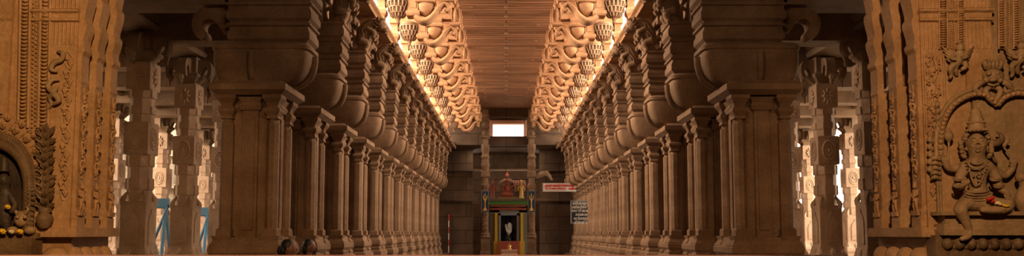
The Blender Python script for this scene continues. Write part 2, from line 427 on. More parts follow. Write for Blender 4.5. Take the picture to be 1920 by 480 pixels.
    m.tube([(1.09, -.06, 4.955), (1.12, 0, 4.95), (1.09, .06, 4.955)], [.02, .028, .02], 6, 3)
    m.ell((1.14, 0, 5.045), (.025, .04, .025), 8, 5)
    for d in (-1, 1):
        m.ell((1.07, d*.06, 5.13), .032, 8, 6); m.tube([(.98, d*.10, 5.18), (.97, d*.15, 5.24), (.99, d*.13, 5.16)], [.03, .028, .012], 6, 2)
    m.tube([(.56, 0, 4.58), (.44, 0, 4.66), (.42, 0, 4.80), (.50, 0, 4.86)], [.045, .03, .03, .04], 8)
    L = m.build('lion', M['pillar'], R)
    m = MB(LM)
    for k in range(2):      # tufts radiating round the neck
        n = 15
        for q in range(n):
            t = 2*PI*(q+.5*k)/n; u = Vector((.45*math.cos(t), math.sin(t), .85*math.cos(t)))
            c = Vector((.94-.05*k, 0, 5.13+.01*k)); r0 = .10
            m.tube([c+u*r0, c+u*(r0+.05)+Vector((.03, 0, -.01)), c+u*(r0+.075)+Vector((.065, 0, -.02))], [.022, .022, .007], 5, 2)
    # combed coat running along the body
    for q in range(13):
        u = -2.4+4.8*q/12; pts = []
        for k in range(1, 6):
            (x, z), r = bp[k]; (x0, z0), _ = bp[k-1]
            d = Vector((x-x0, 0, z-z0)).normalized(); nn = Vector((d.z, 0, -d.x))
            w_ = u+.18*(-1)**k
            pts.append(Vector((x, 0, z))+nn*(r*1.0*math.cos(w_))+Vector((0, 1, 0))*(r*1.0*math.sin(w_)))
        m.tube(pts, .011, 5, 4)
    m.build('mane', M['pillar'], L)
    return R
pil = make_pillar()
GP = {-1: 'pillars of the left nave colonnade', 1: 'pillars of the right nave colonnade'}
def nm_label(j, side, a, b):
    return a+' '+ORD[j+2]+' from the camera in the '+side+b
first = True
for s, side in ((-1, 'left'), (1, 'right')):
    for j in range(-2, 11):
        o = pil if first else copy_tree(pil)
        first = False
        o.location = (s*XP, YC(j), 0); o.rotation_euler = (0, 0, 0 if s < 0 else PI)
        tag(o, 'clustered granite nave pillar with lion corbel, '+ORD[j+2]+' from the camera in the '+side+' colonnade', 'pillar', GP[s])

# ------------------------------------------------------------------ ceiling bracket: arm, slatted bowl, cushion, serpent arm, lotus bud
# local +x looks to the nave axis, origin on the row line at |x| = 2.80, z world
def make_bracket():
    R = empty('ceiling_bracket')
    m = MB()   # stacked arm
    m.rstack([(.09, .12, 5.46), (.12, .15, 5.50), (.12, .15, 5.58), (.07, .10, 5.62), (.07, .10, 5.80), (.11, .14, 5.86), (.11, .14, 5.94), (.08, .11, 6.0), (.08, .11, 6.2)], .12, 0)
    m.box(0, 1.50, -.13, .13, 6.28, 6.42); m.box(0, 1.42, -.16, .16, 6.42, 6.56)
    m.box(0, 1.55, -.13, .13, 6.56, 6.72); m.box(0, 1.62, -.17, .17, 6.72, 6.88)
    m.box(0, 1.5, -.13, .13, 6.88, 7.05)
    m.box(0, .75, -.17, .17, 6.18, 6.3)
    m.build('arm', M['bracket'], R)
    # panel block beside the bowl
    m = MB(); m.rstack([(.13, .16, 5.80), (.15, .18, 5.84), (.15, .18, 5.90), (.11, .14, 5.93), (.11, .14, 6.14), (.15, .18, 6.18), (.15, .18, 6.30)], .80, 0)
    for d in (-1, 1): m.box(.73, .87, d*.14-.012, d*.14+.012, 5.97, 6.10)
    m.build('panel_block', M['bracket'], R)
    # slatted bowl
    bx = .47
    m = MB(); m.lathe([(.03, 5.66), (.045, 5.69), (.03, 5.72), (.055, 5.75), (.04, 5.77), (.09, 5.80), (.13, 5.86), (.18, 5.98), (.205, 6.10), (.255, 6.12), (.265, 6.18), (.18, 6.22), (.14, 6.28)], bx, 0, 20)
    B = m.build('slatted_bowl', M['pillar'], R)
    m = MB()
    for (z0, z1, r0, r1, n) in ((5.80, 5.87, .12, .17, 14), (5.895, 5.985, .185, .22, 16), (6.01, 6.11, .228, .25, 18)):
        for i in range(n):
            t = 2*PI*i/n; c, sn = math.cos(t), math.sin(t)
            m.tube([(bx+r0*c, r0*sn, z0), (bx+(r0+r1)/2*1.06*c, (r0+r1)/2*1.06*sn, (z0+z1)/2), (bx+r1*c, r1*sn, z1)], .018, 4, 1)
    for r, z in ((.18, 5.88), (.222, 5.995), (.25, 6.12)):
        m.tube([(bx+r*math.cos(q*PI/10), r*math.sin(q*PI/10), z) for q in range(21)], .012, 4, 1)
    m.build('slats', M['pale'], B)
    # cushion hanging from the arm
    m = MB(); cx = 1.06
    m.lathe([(.02, 5.76), (.03, 5.79), (.02, 5.81), (.10, 5.84), (.16, 5.90), (.19, 5.98), (.195, 6.05), (.17, 6.10), (.14, 6.11)], cx, 0, 20)
    m.rstack([(.20, .20, 6.09), (.22, .22, 6.12), (.22, .22, 6.16), (.17, .17, 6.19), (.2, .2, 6.24), (.2, .2, 6.30)], cx, 0)
    m.build('cushion', M['bracket'], R)
    # serpent arm
    out = bez([(.82, 6.00), (.86, 5.84), (.98, 5.76), (1.12, 5.78), (1.24, 5.88), (1.33, 6.02), (1.42, 6.12), (1.52, 6.13), (1.58, 6.05), (1.55, 5.96), (1.49, 5.97)], 3)
    inn = bez([(1.49, 6.02), (1.52, 6.06), (1.50, 6.20), (1.42, 6.24), (1.30, 6.18), (1.20, 6.06), (1.10, 5.94), (1.0, 5.91), (.94, 6.0), (.95, 6.05)], 3)
    # as one smooth sweep
    m = MB()
    m.tube([(.80, 0, 5.96), (.87, 0, 5.80), (1.04, 0, 5.70), (1.22, 0, 5.80), (1.34, 0, 5.98), (1.46, 0, 6.09), (1.56, 0, 6.02), (1.54, 0, 5.93), (1.48, 0, 5.96)],
           [.05, .075, .082, .075, .065, .055, .045, .035, .028], 12, 4, 2.3)
    m.build('serpent_arm', M['bracket'], R)
    # lotus bud at the tip
    m = MB(); ux = 1.58
    m.rstack([(.10, .12, 6.12), (.13, .15, 6.15), (.13, .15, 6.19), (.08, .10, 6.22)], ux, 0)
    m.lathe([(.07, 6.20), (.12, 6.28), (.135, 6.37), (.11, 6.48), (.075, 6.56), (.05, 6.60), (.09, 6.64), (.06, 6.72)], ux, 0, 12)
    m.lathe([(.01, 5.86), (.04, 5.90), (.055, 5.97), (.035, 6.03), (.07, 6.08), (.08, 6.13)], ux, 0, 12)
    m.build('lotus_bud', M['bracket'], R)
    m = MB()
    for i in range(8):
        t = 2*PI*i/8; c, sn = math.cos(t), math.sin(t)
        m.tube([(ux+.08*c, .08*sn, 6.22), (ux+.145*c, .145*sn, 6.36), (ux+.12*c, .12*sn, 6.50), (ux+.15*c, .15*sn, 6.55)], [.02, .03, .022, .01], 5, 2)
    m.build('petals', M['bracket'], kids(R)[-1])
    return R
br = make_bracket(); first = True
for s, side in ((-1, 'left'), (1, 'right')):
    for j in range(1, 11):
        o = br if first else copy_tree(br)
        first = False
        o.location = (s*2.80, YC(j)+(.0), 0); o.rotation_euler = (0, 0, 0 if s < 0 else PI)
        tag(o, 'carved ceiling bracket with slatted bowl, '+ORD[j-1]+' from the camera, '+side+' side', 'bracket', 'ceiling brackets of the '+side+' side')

# ------------------------------------------------------------------ aisle pillars
def make_aisle():
    R = empty('aisle_pillar')
    m = MB(); m.sq([(.40, .25), (.40, .45), (.36, .50), (.36, .62), (.40, .68), (.40, .76), (.35, .82), (.33, .92)])
    for a in range(4):
        m.X = Matrix.Rotation(a*PI/2, 4, 'Z'); m.lathe([(.05, .70), (.09, .76), (.08, .84), (.02, .90)], .33, 0, 8)
        m.lathe([(.05, .70), (.09, .76), (.08, .84), (.02, .90)], .30, .30, 8)
    m.X = Matrix(); m.build('base', M['pale'], R)
    m = MB(); m.sq([(.31, .90), (.31, 1.60), (.29, 1.62), (.29, 1.66)])
    for a in range(4):
        m.X = Matrix.Rotation(a*PI/2, 4, 'Z')
        out = [(-.16, .98), (.16, .98), (.16, 1.34), (.11, 1.43), (.04, 1.47), (0, 1.54), (-.04, 1.47), (-.11, 1.43), (-.16, 1.34)]
        m.prism(out, .31, .335, 'x')
    m.X = Matrix(); m.build('lower_block', M['pale'], R)
    m = MB()
    for sx in (-1, 1):
        for sy in (-1, 1):
            m = MB()
            for k in range(3):
                m.tube([(sx*.27, sy*.27, 1.60), (sx*(.30-.03*k), sy*(.30-.03*k), 1.68+.03*k), (sx*(.25-.04*k), sy*(.25-.04*k), 1.76+.04*k)], [.05, .045, .012], 6, 3)
            m.build('corner_leaf', M['pale'], R)
    m = MB()
    def bands(z0, z1):
        n = 4; h = (z1-z0)/n
        for k in range(n):
            r = .29 if k % 2 else .268
            m.octo([(r, z0+k*h), (r, z0+(k+1)*h)])
            if k % 2: m.box(-.30, .30, -.14, .14, z0+k*h+.01, z0+(k+1)*h-.01); m.box(-.14, .14, -.30, .30, z0+k*h+.01, z0+(k+1)*h-.01)
    bands(1.66, 2.40); m.sq([(.285, 2.40), (.30, 2.42), (.30, 2.90), (.285, 2.92)]); bands(2.92, 3.44); m.sq([(.285, 3.44), (.30, 3.46), (.30, 3.84), (.285, 3.88)])
    m.build('shaft', M['pale'], R)
    for (z, kind) in ((2.66, 0), (3.65, 1)):
        for a in range(4):
            m = MB(Matrix.Rotation(a*PI/2, 4, 'Z'))
            if kind == 0:
                for r, t in ((.17, .022), (.11, .02)):
                    m.tube([(.305, r*math.cos(q*PI/8), z+r*math.sin(q*PI/8)) for q in range(17)], t, 5, 1)
                m.ell((.305, 0, z), (.03, .05, .05), 8, 5)
            else:
                for q in range(8):
                    c, sn = math.cos(q*PI/4), math.sin(q*PI/4)
                    m.tube([(.30, .03*c, z+.03*sn), (.325, .09*c, z+.09*sn), (.30, .155*c, z+.155*sn)], [.02, .035, .01], 6, 2)
                m.ell((.31, 0, z), (.035, .04, .04), 8, 5)
            m.build('rosette', M['pale'], R)
    m = MB(); m.sq([(.24, 3.86), (.22, 3.92), (.28, 3.98), (.34, 4.02), (.34, 4.06), (.27, 4.10), (.27, 4.385)])
    for a in range(4):
        m.X = Matrix.Rotation(a*PI/2, 4, 'Z')
        m.prism(hook(.24, .66, 3.98, 4.34), -.13, .13)
        m.lathe([(.01, 3.84), (.04, 3.88), (.03, 3.92), (.065, 3.98), (.05, 4.04)], .58, 0, 8)
    m.X = Matrix(); m.build('capital', M['roof'], R)
    return R
ap = make_aisle(); first = True
AP = []
for s, side in ((-1, 'left'), (1, 'right')):
    for k in range(4): AP.append((s*5.85, 12.75+1.87*k, side, 'inner', k))
    for k, y in enumerate((16.4, 19.1, 21.8, 24.9, 28.0)): AP.append((s*9.4, y, side, 'outer', k))
POS = ['nearest', 'second', 'third', 'fourth', 'fifth', 'sixth', 'seventh']
for (x, y, side, row, k) in AP:
    if k > 3 and row == 'inner': continue
    o = ap if first else copy_tree(ap); first = False
    o.location = (x, y, 0); o.scale = (.64, .64, 1)
    tag(o, 'block and rosette carved granite pillar, %s of the %s row in the %s aisle' % (POS[k], row, side), 'pillar', 'aisle pillars on the '+side)

# ------------------------------------------------------------------ portal columns
def portal(px, label):
    x = at(px, 400, 37.2).x
    R = empty('portal_column', (x, 37.2, 0), label, 'column', 'slender portal columns')
    m = MB(); m.sq([(.24, 0), (.24, .3), (.2, .36), (.2, .9), (.24, .95)])
    m.octo([(.2, .95), (.24, 1.0), (.18, 1.06), (.22, 1.12), (.16, 1.2)]); m.build('base', M['pillar'], R)
    m = MB(); m.octo([(.14, 1.18), (.14, 3.2)])
    for k in range(9): m.octo([(.14, 1.3+k*.22), (.165, 1.34+k*.22), (.14, 1.38+k*.22)])
    for q in range(8):
        pts = [(.145*math.cos(q*PI/4+u*.5), .145*math.sin(q*PI/4+u*.5), 1.2+u*.28) for u in range(8)]
        m.tube(pts, .016, 4, 1)
    m.build('shaft', M['pillar'], R)
    m = MB(); m.octo([(.15, 3.2), (.2, 3.3), (.2, 3.4), (.14, 3.5), (.14, 3.75)]); m.sq([(.17, 3.75), (.2, 3.8), (.2, 4.0), (.15, 4.06)])
    m.octo([(.14, 4.06), (.2, 4.3), (.16, 4.6), (.21, 4.7), (.15, 4.85), (.19, 5.1), (.19, 5.3)]); m.build('capital', M['pillar'], R)
    m = MB()
    z = 5.6
    while z < 6.85:
        m.sq([(.15, z-.02), (.2, z+.02), (.2, z+.08)]); m.lathe([(.1, z+.08), (.17, z+.2), (.15, z+.3), (.09, z+.38)], 0, 0, 10); z += .42
    m.box(-.14, .14, -.1, .22, 5.3, 6.95); m.build('bracket_cluster', M['pillar'], R)
    return R
portal(910, 'slender carved stone column left of the shrine, under the bright window')
portal(997, 'slender carved stone column right of the shrine, under the bright window')
def pod(px, label):
    c = at(px, 378, 37.2-.235)
    R = empty('trident_panel', c, label, 'panel', 'trident panels on the portal columns')
    m = MB(); m.box(-.17, .17, -.03, .03, -.5, .5); m.build('board', M['navy'], R)
    m = MB(); 
    m.box(-.17, -.15, -.04, .03, -.5, .5); m.box(.15, .17, -.04, .03, -.5, .5); m.box(-.17, .17, -.04, .03, -.5, -.48); m.box(-.17, .17, -.04, .03, .48, .5)
    m.build('frame', M['signgrey'], R)
    m = MB(); m.tube([(0, -.04, -.34), (0, -.04, .38)], [.022, .012], 6, 1)
    m.tube([(-.08, -.04, .3), (-.075, -.04, .14), (0, -.04, .08), (.075, -.04, .14), (.08, -.04, .3)], [.008, .018, .022, .018, .008], 6, 3)
    m.ell((0, -.04, .03), (.045, .015, .03)); m.prism([(-.11, -.42), (.11, -.42), (.05, -.3), (0, -.26), (-.05, -.3)], -.05, -.03)
    m.build('trident', M['goldpaint'], R)
pod(909.5, 'tall dark panel with golden trident hanging on the left portal column')
pod(996.5, 'tall dark panel with golden trident hanging on the right portal column')

# ------------------------------------------------------------------ shrine
YS = 39.6
def sh(px, py, Y=YS): return at(px, py, Y)
def bx(m, x0, x1, y0, y1, z0, z1): m.box(x0, x1, y0, y1, z0, z1)
S = empty('shrine', (sh(953, 440).x, YS, 0), 'small painted shrine with green cornice and black niche at the end of the nave', 'shrine')
ox = sh(953, 440).x
Z = lambda py: sh(953, py).z
Xs = lambda px: sh(px, 420).x-ox
m = MB(); m.box(Xs(918), Xs(936), 0, 1.6, 0, Z(386)); m.box(Xs(973), Xs(989), 0, 1.6, 0, Z(386)); m.box(Xs(918), Xs(989), 0, 1.6, Z(398), Z(386)); m.box(Xs(936), Xs(973), 1.0, 1.6, 0, Z(398))
m.build('body', M['greypaint'], S)
m = MB(); m.box(Xs(935), Xs(939), -.06, .1, Z(478), Z(400)); m.box(Xs(969), Xs(974), -.06, .1, Z(478), Z(400)); m.box(Xs(935), Xs(974), -.06, .1, Z(404), Z(398)); m.build('niche_frame', M['signgrey'], S)
m = MB(); m.prism([(Xs(914), Z(384)), (Xs(993), Z(384)), (Xs(990), Z(376)), (Xs(985), Z(372)), (Xs(921), Z(372)), (Xs(916), Z(376))], -.35, .9); m.build('cornice', M['green'], S)
m = MB(); m.box(Xs(920), Xs(986), -.25, .9, Z(388), Z(384)); m.box(Xs(919), Xs(987), -.15, .9, Z(394), Z(390)); m.build('lintel', M['redstone'], S)
for a, b in ((928, 933), (976, 981)):
    m = MB(); x0, x1 = Xs(a), Xs(b); m.box(x0, x1, -.2, -.05, Z(480), Z(399)); m.box(x0-.06, x1+.06, -.24, -.02, Z(480), Z(452)); m.ell(((x0+x1)/2, -.12, Z(450)), .07)
    m.build('yellow_post', M['yellow'], S)
m = MB()
for k in range(5): m.box(Xs(934), Xs(974), -.35-.15*k, .9, 0, Z(452)-k*.2)
m.build('steps', M['redstone'], S)
for k, px in enumerate((936, 941, 966, 971)):
    pass
# idol inside
I = empty('black_idol', (ox, YS+.5, Z(452)), 'black stone idol draped in white cloth inside the shrine niche', 'idol')
m = MB(); m.lathe([(.28, 0), (.30, .15), (.2, .25), (.26, .45), (.24, .7), (.13, .82)], 0, 0, 14); m.ell((0, 0, .95), (.14, .13, .17)); m.lathe([(.14, 1.05), (.1, 1.2), (.03, 1.34)], 0, 0, 12)
for s in (-1, 1): m.tube([(s*.22, 0, .72), (s*.33, -.05, .5), (s*.22, -.16, .42)], [.07, .055, .045])
m.build('body', M['idol'], I)
m = MB(); m.tube([(-.12, -.16, .82), (-.05, -.26, .5), (.1, -.26, .45), (.16, -.16, .8)], [.05, .07, .07, .05]); m.ell((.06, -.25, .75), (.12, .05, .16)); m.ell((.02, -.27, .45), (.07, .05, .16)); m.build('cloth', M['cloth'], I)
# roof sculptures
D = empty('seated_deity_statue', (sh(951, 372).x, YS+.2, Z(372)), 'red painted seated deity with round flame arch on the green cornice', 'statue')
m = MB(); m.box(-.48, .48, -.15, .15, 0, .08); m.ell((0, -.04, .22), (.34, .14, .14)); m.ell((0, -.02, .46), (.17, .13, .2)); m.ell((0, -.05, .72), (.1, .1, .12)); m.lathe([(.1, .8), (.08, .9), (.02, 1.02)], 0, -.02, 10)
for s in (-1, 1): m.tube([(s*.15, 0, .56), (s*.26, -.05, .42), (s*.16, -.15, .34)], [.05, .045, .035]); m.tube([(s*.15, 0, .58), (s*.3, 0, .6), (s*.3, 0, .78)], [.045, .04, .03])
m.build('figure', M['redstone'], D)
m = MB(); pts = [(.42*math.cos(t), .05, .50+.42*math.sin(t)) for t in [(-.3+3.74*k/18) for k in range(19)]]
m.tube(pts, .055, 6, 1)
for k, p in enumerate(pts): 
    d = Vector((p[0], 0, p[2]-.52)).normalized(); m.tube([Vector(p), Vector(p)+d*.12], [.05, .01], 5, 1)
m.build('flame_arch', plain('faded_grey_red_paint', (.30, .15, .11), .7), D)
m = MB(); m.ell((0, .02, 1.16), (.1, .06, .1)); m.tube([(0, .02, 1.2), (0, .02, 1.36)], [.06, .01], 6, 1); m.build('crest', M['redstone'], D)
for px, lab, mt in ((924, 'small standing red figure left of the seated deity on the cornice', 'redstone'), (977.5, 'small standing gold figure right of the seated deity on the cornice', 'goldpaint')):
    A = empty('attendant_statue', (sh(px, 372).x, YS+.2, Z(372)), lab, 'statue')
    m = MB(); m.lathe([(.13, 0), (.13, .06), (.09, .1), (.1, .35), (.07, .42), (.12, .55), (.11, .64), (.04, .68)], 0, 0, 12); m.ell((0, -.01, .74), (.065, .065, .08)); m.lathe([(.07, .79), (.05, .88), (.01, .95)], 0, 0, 10)
    for s in (-1, 1): m.tube([(s*.11, 0, .6), (s*.18, -.02, .45), (s*.1, -.1, .38)], [.035, .03, .025])
    m.build('figure', M[mt], A)
G = empty('striped_gable', (sh(972, 372).x, YS+.55, Z(372)), 'little striped gable behind the gold figure on the cornice', 'ornament')
m = MB(); m.box(-.3, .3, -.1, .1, 0, .62); m.build('wall', M['greypaint'], G)
m = MB(); m.prism([(-.42, .62), (.42, .62), (.34, .92), (-.34, .92)], -.2, .2)
m.build('roof', M['redstone'], G)
m = MB()
for k in range(7): m.tube([(-.36+.12*k, -.21, .64), (-.31+.1033*k, -.21, .92)], .022, 5, 1)
m.build('ribs', M['light_grey'], G)
# offering pedestal in front
c = at(955, 478, 33)
Pd = empty('offering_altar', (c.x, 33, 0), 'small pale arched altar standing in front of the shrine steps', 'altar')
m = MB(); zt_ = at(955, 468, 33).z; m.sq([(.36, 0), (.36, .3), (.28, .36), (.28, zt_-.14), (.33, zt_-.08), (.33, zt_)]); m.build('block', M['pinkgranite'], Pd)
m = MB(); m.tube([(-.14, -.29, zt_-.42), (-.14, -.29, zt_-.24), (0, -.29, zt_-.14), (.14, -.29, zt_-.24), (.14, -.29, zt_-.42)], .03, 6, 3); m.build('arch', M['pinkgranite'], Pd)
m = MB(); m.lathe([(.1, zt_), (.1, zt_+.03), (.04, zt_+.07), (.09, zt_+.14), (.03, zt_+.2), (.0, zt_+.3)], 0, 0, 12); m.build('finial', M['brass'], Pd)

# ------------------------------------------------------------------ signs
def text(body, size, loc, mat, parent, name='lettering', sx=1.0, shear=0):
    cu = bpy.data.curves.new(name, 'FONT'); cu.body = body; cu.size = size; cu.align_x = 'CENTER'; cu.align_y = 'CENTER'
    cu.extrude = .004; cu.offset = size*.018; cu.shear = shear
    cu.resolution_u = 3
    o = bpy.data.objects.new(name, cu); C.objects.link(o); o.parent = parent; o.location = loc; o.rotation_euler = (PI/2, 0, 0); o.scale = (sx, 1, 1)
    cu.materials.append(mat)
    bpy.context.view_layer.update()
    me = bpy.data.meshes.new_from_object(o.evaluated_get(bpy.context.evaluated_depsgraph_get()))
    q = bpy.data.objects.new(name, me); C.objects.link(q); q.parent = parent; q.location = loc; q.rotation_euler = o.rotation_euler; q.scale = o.scale
    bpy.data.objects.remove(o); return q
def rect(px0, px1, py0, py1, Y):
    a = at(px0, py1, Y); b = at(px1, py0, Y); return a.x, b.x, a.z, b.z
YG = 34.3
x0, x1, z0, z1 = rect(1018, 1081, 343.5, 359, YG)
cx, cz = (x0+x1)/2, (z0+z1)/2; hw, hh = (x1-x0)/2, (z1-z0)/2
SG = empty('direction_sign', (cx, YG, cz), 'white sign with red Tamil and English lettering and red arrow', 'sign')
m = MB(); m.box(-hw, hw, 0, .03, -hh, hh); m.build('board', M['white'], SG)
m = MB(); m.box(-hw, hw, -.01, .04, -hh-.012, -hh+.01); m.box(-hw, hw, -.01, .04, hh-.01, hh+.012); m.box(-hw-.012, -hw+.01, -.01, .04, -hh, hh); m.box(hw-.01, hw+.012, -.01, .04, -hh, hh); m.build('rim', M['light_grey'], SG)
text('அம்மன் சன்னதி செல்லும் வழி', .155, (-.02, -.012, .075), M['red'], SG, sx=.50)
text('WAY TO AMMAN SANNATHI', .115, (-.20, -.012, -.055), M['red'], SG, sx=.58)
m = MB(); m.prism([(hw-.34, -.09), (hw-.18, -.09), (hw-.18, -.115), (hw-.05, -.06), (hw-.18, -.005), (hw-.18, -.03), (hw-.34, -.03)], -.014, -.004); m.build('arrow', M['red'], SG)
m = MB(); m.box(-hw+.1, hw-.5, -.012, -.006, -.145, -.138); m.build('small_print', M['redstone'], SG)
# rod that carries the sign
m = MB(); m.tube([(hw-.1, .03, 0), (hw-.1, .05, hh+.05), (hw+.12, .25, hh+.1), (hw+.2, .56, hh+.1)], .012, 6, 2); m.build('hanger', M['black'], SG)
YB = 30.1
x0, x1, z0, z1 = rect(1071, 1112, 377, 418, YB)
cx, cz = (x0+x1)/2, (z0+z1)/2; hw, hh = (x1-x0)/2, (z1-z0)/2
SB = empty('notice_board', (cx, YB, cz), 'black notice board with white lettering partly hidden by the pillar', 'sign')
m = MB(); m.box(-hw, hw, 0, .03, -hh, hh); m.build('board', M['black'], SB)
m = MB()
for a in ((-hw-.02, hw+.02, -hh-.02, -hh+.02), (-hw-.02, hw+.02, hh-.02, hh+.02), (-hw-.02, -hw+.02, -hh, hh), (hw-.02, hw+.02, -hh, hh)): m.box(a[0], a[1], -.012, .04, a[2], a[3])
m.build('frame', M['signgrey'], SB)
m = MB(); m.tube([(.1, .03, .1), (.12, .6, .1), (.2, .70, .1)], .015, 6, 1); m.build('hanger', M['signgrey'], SB)
for k, (t, s_, sxx, dx) in enumerate((('ஸ்ரீரங்கநாதர்', .15, .62, -.02), ('சன்னதிக்கு செல்', .15, .6, .04), ('WAY TO SRI MELA', .125, .72, -.02), ('AVASAMI SANNATHI', .115, .66, .10), ('வர பிரகாரத்தின்', .13, .56, 0), ('மூலவர் வழி', .14, .62, 0))):
    text(t, s_, (dx, -.012, hh-.09-k*.142), M['white'], SB, sx=sxx)

# loudspeaker on the right colonnade, pole on the left
c = at(1110, 289, 30.4)
LS = empty('loudspeaker', c, 'grey box loudspeaker fixed high on the right colonnade above the signs', 'loudspeaker')
m = MB(Matrix.Rotation(.35, 4, 'Z')); m.box(-.2, .24, -.16, .16, -.13, .15); m.build('cabinet', M['light_grey'], LS)
m = MB(Matrix.Rotation(.35, 4, 'Z')); m.box(-.16, .2, -.175, -.155, -.09, .11); m.build('grille', M['signgrey'], LS)
m = MB(); m.tube([(.0, .12, .0), (.02, .25, .02), (.04, .39, .02)], .03, 6, 2); m.build('arm', M['signgrey'], LS)
c = at(841, 470, 37)
PO = empty('barrier_pole', (c.x, 37, 0), 'thin red and white striped pole standing by the far left wall', 'pole')
zt_ = at(841, 402, 37).z
for k in range(7):
    m = MB(); m.lathe([(.022, zt_*k/7), (.022, zt_*(k+1)/7)], 0, 0, 8); m.build('band', M['white'] if k % 2 else M['red'], PO)
m = MB(); m.lathe([(.16, 0), (.15, .05), (.03, .08)], 0, 0, 12); m.build('foot', M['black'], PO)
# little animal corbel right of the portal column
c = at(1022, 330, 37.2)
AN = empty('elephant_trunk_corbel', c, 'small carved animal corbel projecting right of the right portal column', 'carving')
m = MB(); m.tube([(-.42, 0, -.05), (-.2, 0, .08), (.05, 0, .1), (.2, 0, .0), (.28, 0, -.16), (.36, 0, -.14)], [.09, .14, .13, .09, .05, .03], 10); m.ell((.06, -.06, .14), (.12, .1, .12)); m.build('body', M['pale'], AN)
m = MB(); m.tube([(.0, -.1, .2), (-.06, -.14, .12), (0, -.12, .02)], [.05, .06, .03], 6); m.build('ear', M['pale'], AN)

# ------------------------------------------------------------------ blue steel barricades
def barricade(px0, px1, ptop, Y, label):
    a = at(px0, ptop, Y); b = at(px1, ptop, Y); L = (b.x-a.x); zt = a.z
    R = empty('blue_barricade', ((a.x+b.x)/2, Y, .25), label, 'barricade', 'blue steel barricades'); h = zt-.25; r = .035
    m = MB(); m.tube([(-L/2, 0, h-.1), (L/2, 0, h-.1)], r, 6, 1); m.box(-L/2+L*.3, L/2, -.06, .06, h-.12, h+.06); m.build('top_rail', M['blue'], R)
    for e in (-1, 1):
        m = MB(); m.tube([(e*L/2, -.3, 0), (e*L/2*.75, 0, h-.1)], r, 6, 1); m.tube([(e*L/2, .3, 0), (e*L/2*.75, 0, h-.1)], r, 6, 1); m.build('leg_frame', M['blue'], R)
    for e in (-1, 1):
        m = MB(); m.tube([(-e*L/2, -.1, .1), (e*L/2, -.05, h-.12)], r*.8, 6, 1); m.build('cross_brace', M['blue'], R)
barricade(272, 316, 378, 15.8, 'blue painted steel barricade between the two big left aisle pillars')
barricade(364, 392, 394, 17.6, 'blue painted steel barricade farther back beside the nave pillar')

# ------------------------------------------------------------------ parapet at the bottom edge
c = at(785, 481, 4.2); xr_ = at(1571, 479, 4.4).x
m = MB(); m.box(-3.6, xr_, 4.23, 4.47, 0, c.z-.05); m.rstack([((xr_+3.6)/2-.0, .15, c.z-.06), ((xr_+3.6)/2, .155, c.z)], (xr_-3.6)/2, 4.355)
P_ = m.build('low_parapet', M['rim']); tag(P_, 'low pinkish stone parapet running along the bottom of the view', 'parapet')

# ------------------------------------------------------------------ entrance piers
def frame2(org, ux):  # local (u, d, z): u along the face, d out of the face
    pass
def vine(m, P, z0, z1, w, amp=None, step=.14):
    """scroll of stem and leaves; P(u,z,d) maps to space"""
    n = int((z1-z0)/.05); pts = []
    amp = amp or w*.28
    for k in range(n+1):
        z = z0+(z1-z0)*k/n; pts.append(P(amp*math.sin((z-z0)*2*PI/(step)), z, .004))
    m.tube(pts, .008, 5, 1)
    z = z0+.03; sg = 1
    while z < z1-.06:
        c0 = -sg*w*.18
        for k in range(3):
            a = .6+k*.9
            p0 = P(c0, z, .01); p1 = P(c0+sg*w*.22*math.cos(a)*.6, z+.035*math.sin(a)+.015, .014); p2 = P(c0+sg*w*.36*math.cos(a*.8), z+.05*math.sin(a), .004)
            m.tube([p0, p1, p2], [.006, .013, .003], 5, 2)
        m.ell(P(sg*w*.12, z+.06, .014), (.012, .012, .012), 6, 4)
        z += step*.5; sg = -sg
def fluted(m, P, z0, z1, w, n, r=.012):
    for k in range(n):
        u = -w/2+w*(k+.5)/n
        m.tube([P(u, z0, .0), P(u, z1, .0)], r, 5, 1)
def band(m, P, w, zs):
    """stack of horizontal mouldings: (proud, z)"""
    rings = []
    for d, z in zs:
        d = d*.38
        rings.append([P(-w/2-d*.3, z, -.05), P(w/2+d*.3, z, -.05), P(w/2+d*.3, z, d), P(-w/2-d*.3, z, d)])
    m.rings([[tuple(p) for p in r] for r in rings])
